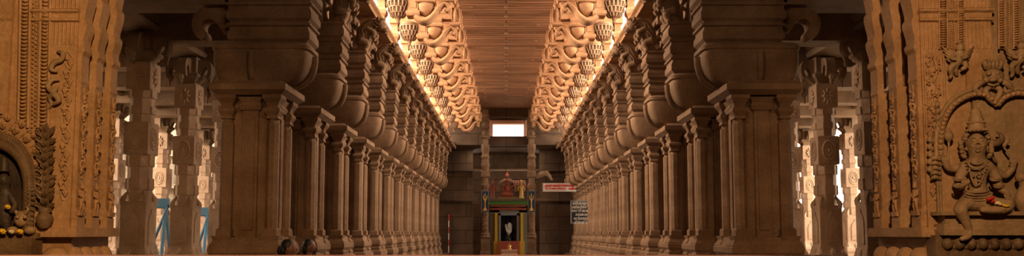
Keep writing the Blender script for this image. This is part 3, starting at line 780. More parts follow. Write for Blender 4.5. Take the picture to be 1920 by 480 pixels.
def entrance(s, side, XF, YF, YB):
    """pier whose nave side is the plane |x| = XF from YF to YB and whose front is y = YF"""
    ZT = 4.3
    lab = {1: 'massive ochre granite entrance pier with seated crowned figure relief at the right edge', -1: 'massive ochre granite entrance pier with leafy niche at the left edge'}[s]
    R = empty('entrance_pier', (s*XF, YF, 0), lab, 'pier')
    o = Vector((s*XF, YF, 0))
    def Pn(yc):   # nave side: u runs away from the camera, d towards the nave
        return lambda u, z, d: Vector((-s*d, yc+u, z))
    def Pf(xc):   # front side: u outwards, d towards the camera
        return lambda u, z, d: Vector((s*(xc+u), -d, z))
    D = YB-YF
    zb = EYE-.005                       # bottom of the pilasters
    # core
    m = MB(); 
    a, b = sorted((s*.20, s*1.9)); m.box(a, b, .10, D-.03, zb-.03, ZT)
    m.build('core', M['gold'], R)
    # stepped base with round torus
    m = MB(); a, b = sorted((-s*.06, s*1.9))
    m.box(a, b, -.08, D+.02, 0, .80)
    a, b = sorted((s*.03, s*1.9)); m.box(a, b, 0.03, D, .8, zb-.02)
    Bs = m.build('base', M['gold'], R)
    m = MB()
    n = 4
    for k in range(n):
        y = D*(k+.5)/n; w_ = D/n*.46
        m.lathe([(.02, .84), (w_*.8, .86), (w_, .93), (w_*.92, 1.0), (w_*.6, 1.04), (.02, 1.05)], s*.03, y, 14)
    for k in range(9):
        x = .12+k*.2; m.lathe([(.02, .84), (.08, .86), (.105, .93), (.095, 1.0), (.06, 1.04), (.02, 1.05)], s*x, 0.0, 14)
    m.build('torus_row', M['gold'], R)
    m = MB()
    # ledge blocks under the pilasters
    a, b = sorted((-s*.05, s*1.9)); m.box(a, b, -.06, D+.02, zb-.02, zb+.02); m.box(a+.0, b, -.05, D+.01, zb+.02, zb+.05)
    m.build('ledge', M['gold'], R)
    # three pilasters on the nave side
    cs = [.08, D*.5, D-.085] if s > 0 else [.07, D*.5-.01, D-.07]
    for i, yc in enumerate(cs):
        P = Pn(yc); w_ = .125 if s > 0 else .105
        m = MB(); m.box(min(s*.22, 0), max(s*.22, 0), yc-w_/2, yc+w_/2, zb+.05, 2.30)
        band(m, P, w_, [(.04, zb+.05), (.04, zb+.12), (.02, zb+.14), (.035, zb+.17), (.0, zb+.2)])
        band(m, P, w_, [(.0, 2.28), (.015, 2.30), (.0, 2.34), (.0, 2.50), (.05, 2.53), (.05, 2.56), (.015, 2.58), (.02, 2.62), (.07, 2.70), (.075, 2.74), (.03, 2.77), (.03, 2.80), (.09, 2.92), (.09, 2.97), (.04, 3.0), (.1, 3.15), (.1, 3.3)])
        pl = m.build('pilaster', M['gold'], R)
        m = MB(); vine(m, P, zb+.42, 2.26, w_*.85); m.build('scroll_carving', M['gold'], pl)
        # tiny standing attendant at the foot
        m = MB(); f = P(0, zb+.2, .02)
        m.box(*sorted((P(0, 0, .03).x, P(0, 0, 0).x)), yc-.045, yc+.045, zb+.14, zb+.175)
        for e in (-1, 1):
            m.tube([P(e*.016, zb+.17, .012), P(e*.020, zb+.21, .020), P(e*.010, zb+.25, .016)], [.008, .011, .013], 6, 2)
            m.tube([P(e*.022, zb+.325, .012), P(e*.040, zb+.295, .020), P(e*.014, zb+.275, .028)], [.010, .008, .006], 6, 2)
        m.tube([P(0, zb+.245, .014), P(.002, zb+.285, .016), P(0, zb+.33, .014)], [.022, .016, .024], 8, 3)
        m.ell(P(0, zb+.355, .018), .017, 8, 6); m.tube([P(0, zb+.365, .016), P(0, zb+.395, .012)], [.014, .004], 6, 1); m.build('attendant_carving', M['gold'], pl)
    # round shafts in the recesses
    for yc in ((cs[0]+cs[1])/2, (cs[1]+cs[2])/2):
        m = MB(); xc = s*.19
        m.lathe([(.05, zb+.05), (.05, zb+.12), (.035, zb+.16), (.035, 2.5), (.05, 2.53), (.05, 2.6), (.035, 2.63), (.04, 2.72), (.07, 2.8), (.07, 3.3)], xc, yc, 12)
        m.build('recess_shaft', M['gold'], R)
    # corner pilaster on the front
    P = Pf(.20)
    zy = lambda y: at(1750, y, YF).z
    m = MB(); a, b = sorted((s*.03, s*.38)); m.box(a, b, 0, .12, zb+.05, 3.3)
    band(m, P, .34, [(.04, zb+.05), (.04, zb+.12), (.02, zb+.14), (.0, zb+.2)])
    BD = [(0, zy(42)), (.07, zy(40)), (.07, zy(36)), (.02, zy(34)), (.03, zy(26)), (.09, zy(23)), (.09, zy(19)), (.0, zy(16))]
    band(m, P, .34, BD); band(m, P, .34, [(0, zy(-14)), (.09, zy(-20)), (.09, zy(-30))])
    cp = m.build('corner_pilaster', M['gold'], R)
    for (a, b) in ((92 if s > 0 else 84, 42), (16, -14)):
        m = MB(); fluted(m, P, zy(a), zy(b), .33, 11, .009); m.build('fluting', M['gold'], cp)
    m = MB(); PS = lambda u, z, d: P(u-.115, z, d); vine(m, PS, zb+.25, zy(96), .10); m.build('scroll_carving', M['gold'], cp)
    return R, Pf, zb
# ---- right pier
RX, RY = 3.06, 5.87
R1, PfR, zb = entrance(1, 'right', RX, RY, 6.66)
def rp(px, py, d=0):   # a place on the front of the right pier, local to the pier
    q = at(px, py, RY-d); return Vector((q.x-RX, -d, q.z))
def path(m, pts, rad, n=8, sub=4, rpf=rp, flat=1):
    m.tube([rpf(*p) for p in pts], rad, n, sub, flat)
m = MB()
# leaf scroll panel between corner and arch
def big_scroll(m, rpf, x0, x1, y0, y1):
    y = y0; sg = 1
    xc = (x0+x1)/2; A = (x1-x0)*.22
    path(m, [(xc+A*math.sin((yy-y0)/16), yy, .012) for yy in range(int(y0), int(y1), 6)], .009, 5, 1, rpf)
    while y < y1-10:
        c = xc-sg*A*.9
        for k in range(6):
            a = k*1.047+.3
            m.leaf(rpf(c, y, .012), rpf(c+10*math.cos(a), y+10*math.sin(a), .012), .013, (0, -1, 0), .022)
        m.ell(rpf(c, y, .03), .012, 8, 5)
        for (dx, dy) in ((9, -6), (5, -13), (10, 5)): m.leaf(rpf(xc+sg*A*.6, y+11, .01), rpf(xc+sg*(A*.6+dx), y+11+dy, .01), .013, (0, -1, 0), .022)
        y += 23; sg = -sg
big_scroll(m, rp, 1732, 1766, 106, 240)
for px in (1733, 1769):
    path(m, [(px, 100, .01), (px+5, 250, .01)], .008, 4, 1)
m.build('leaf_scroll', M['gold'], R1)
# background slab of the niche (the flat wall), with real depth
m = MB(); a = rp(1745, 300, 0).x; m.box(.40, 1.9, .0, .12, zb+.05, 2.30); m.box(.40, 1.9, .05, .14, 2.3, 3.3); m.build('niche_wall', M['relief'], R1)
# vertical bead strips and fluted pilaster tops above
m = MB()
for x0, x1 in ((1762, 1775), (1797, 1806), (1873, 1882), (1901, 1909)):
    px = (x0+x1)/2
    for k in range(20): m.ell(rp(px+.02*k, 2+k*4.4, .02), (.024, .02, .0075), 8, 4)
    for e in (x0-1, x1+1): path(m, [(e, -30, .02), (e+1, 92, .02)], .008, 4, 1)
m.build('bead_strip', M['gold'], R1)
m = MB()
q = rp(1831, 60).x; P = lambda u, z, d: Vector((q+u, -d, z))
zy = lambda y: at(1750, y, RY).z
q0 = q; m.box(q-.10, q+.10, -.02, .1, zy(172), 3.3); PF = lambda u, z, d: Vector((q0+u, -d-.02, z)); fluted(m, PF, zy(92), zy(42), .2, 7, .009); fluted(m, PF, zy(16), zy(-14), .2, 7, .009)
band(m, PF, .2, [(0, zy(42)), (.07, zy(40)), (.07, zy(36)), (.02, zy(34)), (.03, zy(26)), (.09, zy(23)), (.09, zy(19)), (.0, zy(16))])
m.build('fluted_pilaster', M['gold'], R1)
m = MB(); 
for px in (1786, 1889):
    for k in range(26): 
        m.ell(rp(px-3, 0+k*3.6, .01), .008, 5, 4); m.ell(rp(px+3, 2+k*3.6, .01), .008, 5, 4)
m.build('chevron_strip', M['gold'], R1)
# cusped arch with beads
def arch_pts():
    L = [(1765, 300), (1764, 262), (1770, 228), (1785, 200), (1808, 183), (1834, 176), (1855, 182), (1870, 197)]
    Rr = [(1870, 197), (1885, 182), (1910, 175), (1940, 182), (1965, 205), (1980, 240), (1985, 300)]
    return L, Rr
L_, R_ = arch_pts()
m = MB()
for off, dd, rad in ((0, .05, .022), (-9, .03, .016)):
    for seg in (L_, R_):
        pts = []
        for (x, y) in seg:
            v = Vector((x-1870, y-290)); v = v.normalized()*off; pts.append((x-v.x, y-v.y, dd))
        path(m, pts, rad, 8, 4)
Am = m.build('niche_arch', M['relief'], R1)
m = MB()
for seg in (L_, R_):
    P2 = bez([(float(a), float(b)) for a, b in seg], 8)
    acc = 0; last = P2[0]
    for p in P2:
        acc += math.dist(p, last); last = p
        if acc > 7.5:
            acc = 0
            v = Vector((p[0]-1870, p[1]-290)).normalized()*-9
            m.ell(rp(p[0]+v.x*-1*.0-v.x*.0+(-v.x)*.0, p[1], .07), .016, 8, 5)
m.build('bead_rim', M['gold'], Am)
# jamb of the arch, brackets
m = MB()
for e in (1757, 1762): path(m, [(e, 300, .03), (e+3, 405, .03)], .012, 6, 1)
for k in range(5):
    path(m, [(1752, 268+k*14, .02), (1743, 262+k*14, .05), (1748, 252+k*14, .02)], [.014, .02, .006], 6, 3)
    path(m, [(1754, 250-k*12, .02), (1762-k, 244-k*12, .045), (1752+k, 236-k*12, .01)], [.012, .018, .005], 6, 3)
m.build('flame_scroll', M['relief'], R1)
# monster mask on top of the arch
m = MB()
m.ell(rp(1862, 143, .05), (.075, .06, .055), 12, 8)
for e in (-1, 1):
    m.ell(rp(1862+e*8, 137, .10), .02, 8, 6); m.ell(rp(1862+e*13, 150, .08), .022, 8, 6)
    path(m, [(1862+e*10, 128, .05), (1862+e*16, 118, .07), (1862+e*12, 112, .04)], [.018, .02, .008], 6, 3)
    path(m, [(1862+e*14, 152, .05), (1862+e*28, 158, .07), (1862+e*34, 168, .06), (1862+e*24, 172, .06), (1862+e*22, 163, .05)], [.02, .024, .02, .016, .008], 8, 3)
    path(m, [(1862+e*4, 162, .06), (1862+e*14, 170, .07), (1862+e*8, 184, .06), (1862, 194, .05)], [.02, .022, .02, .01], 8, 3)
for k in range(5): path(m, [(1848+7*k, 128, .05), (1847+7.5*k, 120, .07), (1849+7*k, 114, .05)], [.014, .018, .008], 6, 3)
m.ell(rp(1862, 150, .10), (.03, .02, .016), 8, 6)
m.tube([rp(1852, 157, .09), rp(1862, 160, .1), rp(1872, 157, .09)], .01, 6, 3)
m.build('lion_mask', M['relief'], R1)
# winged flying figures
def winged(cx, cy, name='winged_figure'):
    m = MB()
    path(m, [(cx-2, cy+38, .02), (cx-6, cy+20, .05), (cx+2, cy+8, .07), (cx+4, cy-6, .07)], [.012, .03, .04, .03], 8, 3)
    m.ell(rp(cx+4, cy-14, .08), (.03, .03, .034), 8, 6)
    path(m, [(cx+2, cy-20, .08), (cx+3, cy-26, .08)], [.025, .008], 6, 2)
    path(m, [(cx-2, cy+14, .06), (cx-14, cy+24, .07), (cx-12, cy+38, .05), (cx-16, cy+44, .05)], [.025, .022, .015, .012], 6, 3)
    path(m, [(cx+6, cy+10, .06), (cx+16, cy+20, .08), (cx+6, cy+28, .07)], [.025, .02, .014], 6, 3)
    path(m, [(cx+8, cy-4, .07), (cx+16, cy+4, .1), (cx+6, cy+6, .11)], [.018, .014, .014], 6, 3)
    path(m, [(cx-4, cy-2, .07), (cx-12, cy+6, .09), (cx-2, cy+8, .11)], [.018, .014, .014], 6, 3)
    for e in (-1, 1):
        for k in range(4):
            path(m, [(cx+e*5, cy-2+k*2, .05), (cx+e*(16-k), cy-4+k*5, .06), (cx+e*(31-3*k), cy-17+k*8, .03)], [.014, .014, .004], 6, 3)
    m.build(name, M['relief'], R1)
winged(1796, 103); winged(1911, 100)
# ---- seated figure (one continuous body grown with a skin modifier)
def skin_body(name, nodes, edges, mat, parent, root=0, sub=2):
    me = bpy.data.meshes.new(name); me.from_pydata([tuple(n[0]) for n in nodes], edges, [])
    o = bpy.data.objects.new(name, me); C.objects.link(o); o.parent = parent
    sk = o.modifiers.new('skin', 'SKIN'); sk.use_smooth_shade = True
    if not me.skin_vertices: 
        bpy.context.view_layer.objects.active = o
    for i, n in enumerate(nodes):
        r = n[1] if isinstance(n[1], tuple) else (n[1], n[1])
        me.skin_vertices[0].data[i].radius = r
        me.skin_vertices[0].data[i].use_root = (i == root)
    ss = o.modifiers.new('sub', 'SUBSURF'); ss.levels = sub; ss.render_levels = sub
    me.materials.append(mat); return o
def chainbuilder():
    nodes = []; edges = []
    def chain(pts, start=None):
        prev = start
        for p, r in pts:
            nodes.append((p, r)); i = len(nodes)-1
            if prev is not None: edges.append((prev, i))
            prev = i
        return prev
    return nodes, edges, chain
nodes, edges, chain = chainbuilder()
pel = chain([(rp(1832, 372, .09), (.085, .06))])
waist = chain([(rp(1833, 352, .09), (.062, .05))], pel)
chest = chain([(rp(1833, 326, .10), (.085, .06)), (rp(1833, 308, .10), (.085, .05))], waist)
neck = chain([(rp(1832, 297, .10), .048)], chest)
head = chain([(rp(1831, 284, .12), .062), (rp(1831, 269, .12), .082), (rp(1831, 256, .11), .066)], neck)
# front arms
def hand(cx, cy, d, sgn, wrist, up=True):
    h = chain([(rp(cx, cy, d), .022)], wrist)
    for k in range(4):
        a = (-.5+.33*k); L = (11, 13, 12.5, 10)[k]; dy = -1 if up else 1
        chain([(rp(cx+3*(k-1.5)+2*math.sin(a), cy+dy*6, d+.004), .0075), (rp(cx+3.2*(k-1.5)+5*math.sin(a), cy+dy*L, d+.012), .006)], h)
    chain([(rp(cx+sgn*7, cy+(-1 if up else 1)*2, d+.01), .008), (rp(cx+sgn*9, cy+(-1 if up else 1)*7, d+.016), .006)], h)
la = chain([(rp(1809, 314, .10), .045), (rp(1799, 332, .11), .036), (rp(1797, 352, .12), .032), (rp(1804, 350, .16), .024)], chest)
hand(1809, 345, .185, 1, la, True)
ra = chain([(rp(1857, 314, .10), .045), (rp(1868, 334, .11), .036), (rp(1874, 354, .12), .032), (rp(1886, 360, .15), .024)], chest)
hand(1892, 362, .165, -1, ra, False)
# rear arms
lb = chain([(rp(1806, 312, .07), .035), (rp(1788, 318, .05), .03), (rp(1777, 316, .06), .024)], chest)
hand(1771, 303, .07, 1, lb, True)
rb = chain([(rp(1861, 316, .07), .035), (rp(1884, 332, .05), .03), (rp(1898, 318, .06), .022)], chest)
hand(1901, 306, .07, -1, rb, True)
# hanging leg and folded leg
l1 = chain([(rp(1812, 383, .12), .062), (rp(1798, 391, .17), .055), (rp(1810, 412, .17), .034), (rp(1819, 436, .16), .024), (rp(1816, 444, .18), .024), (rp(1800, 449, .20), .018)], pel)
l2 = chain([(rp(1860, 384, .12), .062), (rp(1897, 386, .16), .052), (rp(1878, 393, .18), .036), (rp(1850, 394, .19), .028), (rp(1838, 393, .2), .018)], pel)
fig = skin_body('seated_figure', nodes, edges, M['relief'], R1, pel)
m = MB()   # crown
cz_ = rp(1831, 248, .11)
def crown(m, c, k=1.0):
    m.lathe([(.060*k, c.z), (.068*k, c.z+.015*k), (.056*k, c.z+.03*k), (.060*k, c.z+.04*k), (.052*k, c.z+.055*k), (.056*k, c.z+.065*k), (.047*k, c.z+.08*k), (.052*k, c.z+.09*k), (.043*k, c.z+.105*k), (.046*k, c.z+.115*k), (.034*k, c.z+.13*k), (.038*k, c.z+.145*k), (.026*k, c.z+.165*k), (.012*k, c.z+.18*k), (.001, c.z+.19*k)], c.x, c.y, 20)
crown(m, cz_, 1.0)
for k in range(18):
    t = 2*PI*k/18; m.ell((cz_.x+.068*math.cos(t), cz_.y+.068*math.sin(t), cz_.z+.012), .011, 6, 4); m.ell((cz_.x+.055*math.cos(t), cz_.y+.055*math.sin(t), cz_.z+.07), .01, 6, 4)
m.build('crown', M['relief'], fig)
m = MB()   # face
f0 = rp(1831, 268, .12)
m.X = Matrix.Translation(f0) @ Matrix.Rotation(-.42, 4, 'Z')
m.ell((0, -.004, -.006), (.060, .066, .076), 18, 14)
m.tube([(0, -.066, .016), (0, -.074, -.002), (0, -.078, -.014)], [.006, .009, .013], 8, 3)
m.ell((-.012, -.068, -.017), .007, 6, 5); m.ell((.012, -.068, -.017), .007, 6, 5)
m.tube([(-.020, -.060, -.038), (-.008, -.068, -.036), (0, -.068, -.038), (.008, -.068, -.036), (.020, -.060, -.038)], [.003, .006, .005, .006, .003], 6, 3)
m.tube([(-.014, -.062, -.045), (0, -.067, -.047), (.014, -.062, -.045)], [.003, .006, .003], 6, 3); m.ell((0, -.055, -.062), (.018, .014, .013), 8, 6)
for e in (-1, 1):
    m.ell((e*.024, -.058, .010), (.016, .009, .009), 10, 6)
    m.tube([(e*.008, -.064, .026), (e*.026, -.062, .033), (e*.046, -.044, .022)], [.003, .004, .002], 6, 3)
    m.ell((e*.062, -.002, -.002), (.010, .018, .026), 8, 6); m.ell((e*.064, -.006, -.040), (.013, .013, .018), 8, 6)
    m.ell((e*.034, -.046, -.024), (.018, .014, .018), 8, 6)
m.build('face', M['relief'], fig)
random.seed(3)
for e in (-1, 1):   # curls
    m = MB()
    for k in range(15):
        a = k/15
        m.ell(rp(1831+e*(19+9*math.sin(a*3.1)+random.uniform(-3, 3)), 252+45*a, .07+random.uniform(0, .03)), (.020, .018, .015), 7, 5)
    m.build('curly_hair', M['relief'], fig)
m = MB()   # necklaces and waist bands, armlets
def loop(cx, y0, wx, dy, d, r, beads=0):
    pts = [(cx+wx*math.cos(t), y0+dy*math.sin(t), d+.03*math.sin(t)) for t in [PI*k/12 for k in range(13)]]
    if beads:
        for p in pts: m.ell(rp(*p), r, 6, 4)
    else: path(m, pts, r, 5, 1)
loop(1832, 300, 13, 8, .14, .007, 1); loop(1832, 302, 18, 15, .145, .006); loop(1832, 304, 21, 24, .145, .008, 1); loop(1832, 300, 15, 48, .145, .006)
for k in range(5): m.ell(rp(1836, 318+7*k, .165), (.015, .01, .012), 6, 4)
for k in range(4): loop(1833, 356+k*5, 21+k, 5, .15, .007)
for (x, y, wx, d) in ((1799, 333, 11, .13), (1797, 345, 10, .135), (1867, 333, 11, .13), (1873, 346, 10, .135)):
    for q in (0, 3): loop(x, y+q, wx, 3, d, .006)
m.build('ornaments', M['relief'], fig)
m = MB()   # objects in the rear hands
path(m, [(1777, 300, .08), (1779, 278, .08), (1779, 262, .08)], [.009, .008, .01], 6, 2)
m.lathe([(.012, rp(1779, 265, .08).z), (.03, rp(1779, 262, .08).z+.01), (.034, rp(1779, 262, .08).z+.035), (.02, rp(1779, 262, .08).z+.06), (.006, rp(1779, 262, .08).z+.08)], rp(1779, 262, .08).x, -.08, 10)
for k in range(5): path(m, [(1764, 300+k*9, .04), (1752, 296+k*9, .06), (1745, 302+k*9, .03)], [.014, .018, .006], 6, 3)
m.build('staff', M['relief'], fig)
m = MB()
path(m, [(1899, 308, .08), (1894, 292, .08), (1882, 276, .08)], [.010, .008, .008], 6, 3)
path(m, [(1882, 276, .08), (1888, 262, .08), (1890, 268, .09)], [.012, .022, .008], 6, 3)
m.build('leaping_deer', M['relief'], fig)
m = MB()
path(m, [(1854, 272, .07), (1868, 268, .08), (1878, 262, .08), (1876, 252, .08), (1868, 248, .08)], [.016, .028, .024, .014, .006], 8, 3)
path(m, [(1857, 272, .06), (1860, 292, .05), (1870, 308, .05)], [.012, .014, .01], 6, 3)
m.build('flame_scarf', M['leafdark'], fig)
# throne
m = MB()
a = rp(1762, 400, .1); zt1 = rp(1800, 397, .1).z; zt2 = rp(1800, 404, .1).z; zt3 = rp(1800, 420, .1).z; zt4 = rp(1800, 430, .1).z; zt5 = rp(1800, 441, .1).z
x0 = rp(1762, 400, .1).x; 
m.box(x0-.02, 1.9, -.16, 0, zt2, zt1); m.box(x0+.03, 1.9, -.11, 0, zt3, zt2); m.box(x0, 1.9, -.15, 0, zt4, zt3); m.box(x0-.02, 1.9, -.18, 0, zt5, zt4)
m.build('throne', M['relief'], R1)
m = MB()
for k in range(8): m.ell(rp(1775+k*22, 457, .12), (.04, .05, .045), 10, 6); m.ell(rp(1786+k*22, 462, .10), (.025, .04, .03), 8, 5)
m.box(x0-.05, 1.9, -.12, 0, EYE-.2, zt5); m.build('lotus_base', M['leafdark'], R1)
m = MB()   # smaller kneeling deer at the right edge
path(m, [(1925, 395, .1), (1918, 375, .12), (1922, 350, .12), (1915, 338, .13)], [.05, .06, .04, .025], 8, 3); m.ell(rp(1913, 332, .13), (.035, .04, .04), 8, 6); m.build('side_figure', M['relief'], R1)
# flowers on the lap
c = R1.location+rp(1856, 381, .20)
FL = empty('flower_offering', c, 'red, cream and yellow flowers laid on the lap of the seated figure', 'flowers')
m = MB(); 
for k in range(7): m.ell((-.005+.014*math.cos(k*.9), -.02+.012*math.sin(k*.9), .012+.004*k), (.016, .014, .011), 7, 5)
m.build('red_flower', M['flower_r'], FL)
m = MB(); m.ell((.045, -.02, .0), (.022, .016, .012), 8, 5); m.ell((.06, -.02, -.008), (.018, .014, .009), 8, 5); m.build('cream_flower', M['flower_w'], FL)
m = MB(); m.tube([(.075, -.02, -.012), (.1, -.02, -.02), (.125, -.02, -.018)], [.008, .01, .005], 6, 2); m.build('yellow_flower', M['flower_y'], FL)

# ---- left pier
LX, LY = 3.22, 5.97
R2, PfL, zb = entrance(-1, 'left', LX, LY, 6.56)
def lp(px, py, d=0):
    q = at(px, py, LY-d); return Vector((q.x+LX, -d, q.z))
def lpath(m, pts, rad, n=8, sub=4, flat=1): path(m, pts, rad, n, sub, lp, flat)
m = MB(); m.box(-1.9, -.385, .0, .12, zb+.05, 3.3); m.build('niche_wall', M['gold'], R2)
m = MB()
for cxp, n in ((47, 34), (85, 34)):
    for k in range(n): m.ell(lp(cxp-.45*k*.35, 2+k*7, .015), (.026, .018, .010), 8, 4)
    for e in (-9, 9): lpath(m, [(cxp+e+1, -30, .01), (cxp+e-4, 240, .01)], .012, 5, 1)
m.build('bead_strip', M['gold'], R2)
m = MB()
for e in (-9, 9): pass
for k in range(60): m.ell(lp(66+3*(-1)**k-.1*k*.5, 2+k*4, .012), .009, 5, 4)
for e in (58, 74): lpath(m, [(e, -30, .01), (e-5, 240, .01)], .008, 5, 1)
m.build('chevron_strip', M['gold'], R2)
q1 = lp(8, 60).x
m = MB(); m.box(q1-.07, q1+.07, -.03, .02, zb+.9, 3.3)
PQ = lambda u, z, d: Vector((q1+u, -d-.03, z)); band(m, PQ, .14, [(0, 2.75), (.04, 2.77), (.04, 2.80), (0, 2.83), (.05, 2.92), (.05, 2.97), (0, 3.0)]); m.build('fluted_pilaster', M['gold'], R2)
# curled tendrils on the flat face
m = MB()
lpath(m, [(108, 97, .02), (118, 100, .04), (115, 112, .04), (101, 118, .04), (96, 130, .04), (108, 134, .03)], [.010, .02, .018, .02, .018, .008], 8, 4)
lpath(m, [(112, 150, .02), (98, 150, .04), (90, 162, .04), (100, 172, .05), (108, 160, .04)], [.008, .016, .02, .022, .008], 8, 4)
lpath(m, [(90, 205, .02), (96, 195, .03), (93, 183, .04), (103, 178, .05), (110, 188, .05), (100, 196, .04)], [.006, .010, .018, .026, .022, .008], 8, 4)
m.build('tendril', M['relief'], R2)
# leafy arch around a dark niche
m = MB()
for off, r in ((0, .04), (14, .028)):
    lpath(m, [(52-off*.3, 440, .05), (54-off*.3, 360, .05), (48+off*.2, 315, .06), (28+off*.3, 285-off*.6, .06), (-4, 270-off, .06), (-36, 285-off*.6, .06), (-56, 315, .06), (-62, 360, .05), (-60, 440, .05)], r, 8, 4)
NA = m.build('niche_arch', M['leafdark'], R2)
m = MB()
ring = bez([(54., 430.), (56., 360.), (52., 315.), (30., 278.), (-4., 262.)], 9)
for k, (x, y) in enumerate(ring):
    for e, L in ((1, 15), (-1, 9)):
        v = Vector((x+6, y-370)).normalized()*e
        t = Vector((-v.y, v.x))
        a = v*L*.8-Vector((0, 1))*L*.5
        m.leaf(lp(x+v.x*2, y+v.y*2, .075), lp(x+a.x, y+a.y, .06 if e > 0 else .085), .020, (0, -1, 0), .022)
m.build('leaf_fringe', M['leafdark'], NA)
def lleaf(m, x, y, dx, dy, w, h=.035, d=.015, rpf=None):
    rpf = rpf or lp
    m.leaf(rpf(x, y, d), rpf(x+dx, y+dy, d+.02), w, (0, -1, 0), h)
m = MB(); random.seed(11)
lpath(m, [(84, 402, .03), (88, 330, .05), (86, 250, .03)], [.014, .012, .006], 6, 4)
for k in range(11):
    y = 250+k*13.5
    for e in (-1, 1):
        a = .35+.5*random.random(); L = 20+6*random.random()
        lleaf(m, 85, y+6, e*L*math.cos(a), -L*math.sin(a), .026, .035, .03)
        lleaf(m, 85, y, e*L*.6*math.cos(a+.6), -L*.9*math.sin(a+.4), .020, .04, .05)
lleaf(m, 86, 254, 2, -24, .024, .04, .03); lleaf(m, 88, 256, 16, -20, .022, .04, .03); lleaf(m, 84, 256, -12, -18, .022, .04, .03)
m.build('foliage', M['leafdark'], R2)
m = MB(); random.seed(5)
for row, (rr, L, w) in enumerate(((88, 20, .026), (104, 22, .028), (120, 16, .022))):
    for k in range(15):
        a = -.1+1.9*k/15+row*.06
        x = -14+rr*math.sin(a)*.9; y = 352-rr*math.cos(a)*1.08
        if x > 70: continue
        q = a+.7 if k % 2 else a-.3
        lleaf(m, x, y, L*math.sin(q), -L*math.cos(q), w, .03, .012)
m.build('leaf_border', M['gold'], R2)
m = MB(); zp = lp(84, 428, .06); 
m.lathe([(.03, zp.z), (.045, zp.z+.02), (.055, zp.z+.05), (.06, zp.z+.075), (.045, zp.z+.10), (.03, zp.z+.11), (.05, zp.z+.13), (.04, zp.z+.15)], zp.x, -.07, 14); m.build('vase', M['leafdark'], R2)
# dark slab painting the shade inside the niche, and dark standing figure
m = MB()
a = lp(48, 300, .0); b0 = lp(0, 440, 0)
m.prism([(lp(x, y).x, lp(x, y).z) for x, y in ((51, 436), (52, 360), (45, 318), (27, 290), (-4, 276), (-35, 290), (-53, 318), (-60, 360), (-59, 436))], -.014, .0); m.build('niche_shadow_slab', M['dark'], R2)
nodes, edges, chain = chainbuilder()
pv = chain([(lp(4, 408, .08), (.05, .04))])
ch = chain([(lp(5, 385, .09), .05), (lp(5, 366, .09), .055)], pv)
hd = chain([(lp(6, 353, .10), .034), (lp(7, 340, .11), .056), (lp(7, 329, .10), .050)], ch)
chain([(lp(20, 368, .09), .03), (lp(30, 385, .10), .024), (lp(22, 397, .12), .02), (lp(17, 399, .12), .012)], ch)
chain([(lp(-10, 368, .09), .03), (lp(-20, 385, .10), .024), (lp(-12, 397, .12), .02)], ch)
chain([(lp(12, 420, .09), .035), (lp(13, 440, .08), .025)], pv); chain([(lp(-4, 420, .09), .035), (lp(-5, 440, .08), .025)], pv)
fg = skin_body('niche_figure', nodes, edges, M['dark'], R2, pv)
m = MB(); c0 = lp(7, 322, .1); crown(m, c0, .62); m.build('crown', M['dark'], fg)
m = MB(); f0 = lp(7, 338, .11)
m.X = Matrix.Translation(f0) @ Matrix.Rotation(.42, 4, 'Z')
m.ell((0, -.004, 0), (.040, .044, .052), 14, 10); m.ell((0, -.050, -.004), (.007, .010, .012), 6, 5); m.ell((0, -.044, -.024), (.012, .006, .005), 8, 5)
for e in (-1, 1): m.ell((e*.016, -.040, .010), (.010, .006, .006), 8, 5); m.ell((e*.042, 0, -.005), (.006, .012, .018), 6, 5)
m.build('face', M['dark'], fg)
# guardian head and plinth at its feet
m = MB(); zt = lp(0, 447, .1).z; m.box(-1.9, lp(66, 440, .1).x, -.14, 0, zt-.25, zt+.0); m.box(-1.9, lp(70, 440, .1).x, -.10, 0, zt, zt+.04); m.build('plinth', M['leafdark'], R2)
m = MB(); 
m.ell(lp(40, 412, .09), (.05, .045, .055), 10, 8)
for e in (-1, 1):
    m.ell(lp(40+e*7, 407, .14), .014, 8, 6); m.ell(lp(40+e*16, 432, .12), (.04, .04, .03), 8, 6)
    lpath(m, [(40+e*8, 400, .1), (40+e*13, 392, .11), (40+e*8, 388, .1)], [.014, .012, .005], 6, 3)
m.box(lp(30, 400, .05).x, lp(54, 400, .05).x, -.09, 0, lp(40, 402, .05).z, lp(40, 396, .05).z)
m.build('crouching_lion', M['relief'], R2)
for i, (x, y, r) in enumerate(((16, 388, .018), (5, 456, .022), (22, 453, .016), (38, 453, .02))):
    c = R2.location+lp(x, y, .15 if i else .16)
    if i: c.z = R2.location.z+zt+.04+r*.5
    m = MB()
    for k in range(7):
        t = k*.9; m.ell((r*.8*math.cos(t), -.01-.2*r*math.sin(t), r*.55*math.sin(t)), (r*.5, r*.45, r*.42), 7, 5)
    m.ell((0, -.02, 0), r*.5, 7, 5)
    o = m.build('yellow_flower' if i != 2 else 'cream_flower', M['flower_y'] if i != 2 else M['flower_w'])
    o.location = c
    tag(o, ['yellow flower tucked on the dark niche figure, above the row on the plinth', 'leftmost yellow flower lying on the plinth at the left edge', 'cream flower between the two yellow ones on the left plinth', 'rightmost yellow flower lying on the plinth at the left edge'][i], 'flower', 'offering flowers at the left niche')

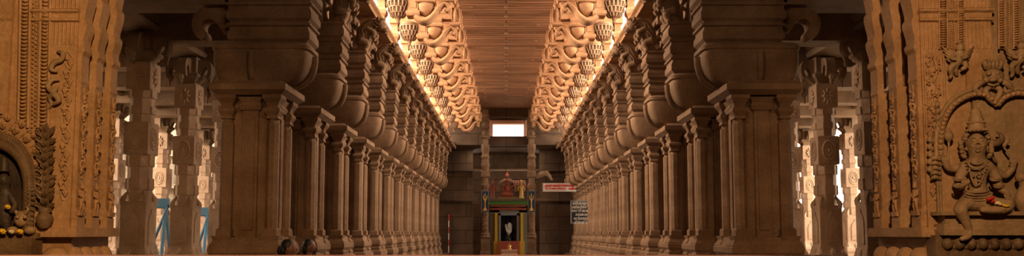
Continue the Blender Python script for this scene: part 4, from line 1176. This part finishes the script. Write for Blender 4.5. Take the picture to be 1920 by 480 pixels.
# ------------------------------------------------------------------ seated people
def person(px, Y, label, shirt, turn, hair_long=False):
    htop = at(px, 448, Y); x = htop.x
    R = empty('person', (x, Y, 0), label, 'person'); R.rotation_euler = (0, 0, turn)
    h = htop.z-.25; seat = .25
    # stool-high step they sit on is the platform edge
    nodes, edges, chain = chainbuilder()
    z0 = .36; 
    V = lambda x, y, z: Vector((x, y, z))
    s = (htop.z-z0)/.92
    pv = chain([(V(0, 0, z0), (.15, .12))])
    ch = chain([(V(0, -.01, z0+.18*s), (.13, .10)), (V(0, -.02, z0+.40*s), (.155, .11)), (V(0, -.02, z0+.52*s), (.13, .08))], pv)
    nk = chain([(V(0, -.03, z0+.61*s), .05)], ch)
    for e in (-1, 1):
        a = chain([(V(e*.15, -.02, z0+.50*s), .055), (V(e*.19, -.08, z0+.26*s), .045), (V(e*.14, -.32, z0+.22*s), .036)], ch)
        hnd = chain([(V(e*.08, -.38, z0+.24*s), .03)], a)
        for k in range(4): chain([(V(e*(.04), -.40+.018*k, z0+(.26-.02*k)*s), .010), (V(e*.0, -.40+.018*k, z0+(.25-.02*k)*s), .009)], hnd)
        chain([(V(e*.07, -.36, z0+.29*s), .010)], hnd)
        chain([(V(e*.10, -.20, z0+.02), .08), (V(e*.12, -.44, z0+.10), .062), (V(e*.12, -.50, .22), .048), (V(e*.12, -.50, .06), .036), (V(e*.12, -.62, .04), .03)], pv)
    b = skin_body('body', nodes, edges, shirt, R, pv)
    hz = z0+.77*s; m = MB(Matrix.Translation((0, -.03, hz)) @ Matrix.Scale(.88, 4) @ Matrix.Translation((0, .03, -hz)))
    m.ell((0, -.04, hz), (.078, .095, .115), 16, 12); m.ell((0, -.135, hz-.015), (.014, .02, .022), 8, 6)
    m.tube([(0, -.02, z0+.58*s), (0, -.03, hz-.06)], [.05, .052], 10, 2)
    m.tube([(-.022, -.128, hz-.055), (0, -.134, hz-.057), (.022, -.128, hz-.055)], .006, 6, 2)
    for e in (-1, 1): m.ell((e*.03, -.122, hz+.015), (.014, .008, .008), 8, 6); m.ell((e*.08, -.03, hz-.01), (.012, .022, .032), 8, 6)
    m.build('head', M['skin'], R)
    m = MB(m.X); m.ell((0, -.005, hz+.035), (.088, .10, .100), 16, 12); m.ell((0, .045, hz-.02), (.082, .06, .11), 12, 8)
    if hair_long: m.ell((0, .09, hz-.03), (.06, .05, .07), 10, 8)
    m.build('hair', M['hair'], R)
    return R
person(538, 9.98, 'person with dark hair bun and brown shirt sitting on the left platform edge', M['greyshirt'], PI/2, True)
person(577, 12.13, 'person in a navy shirt sitting in profile beside the left pillar', M['blueshirt'], PI/2)
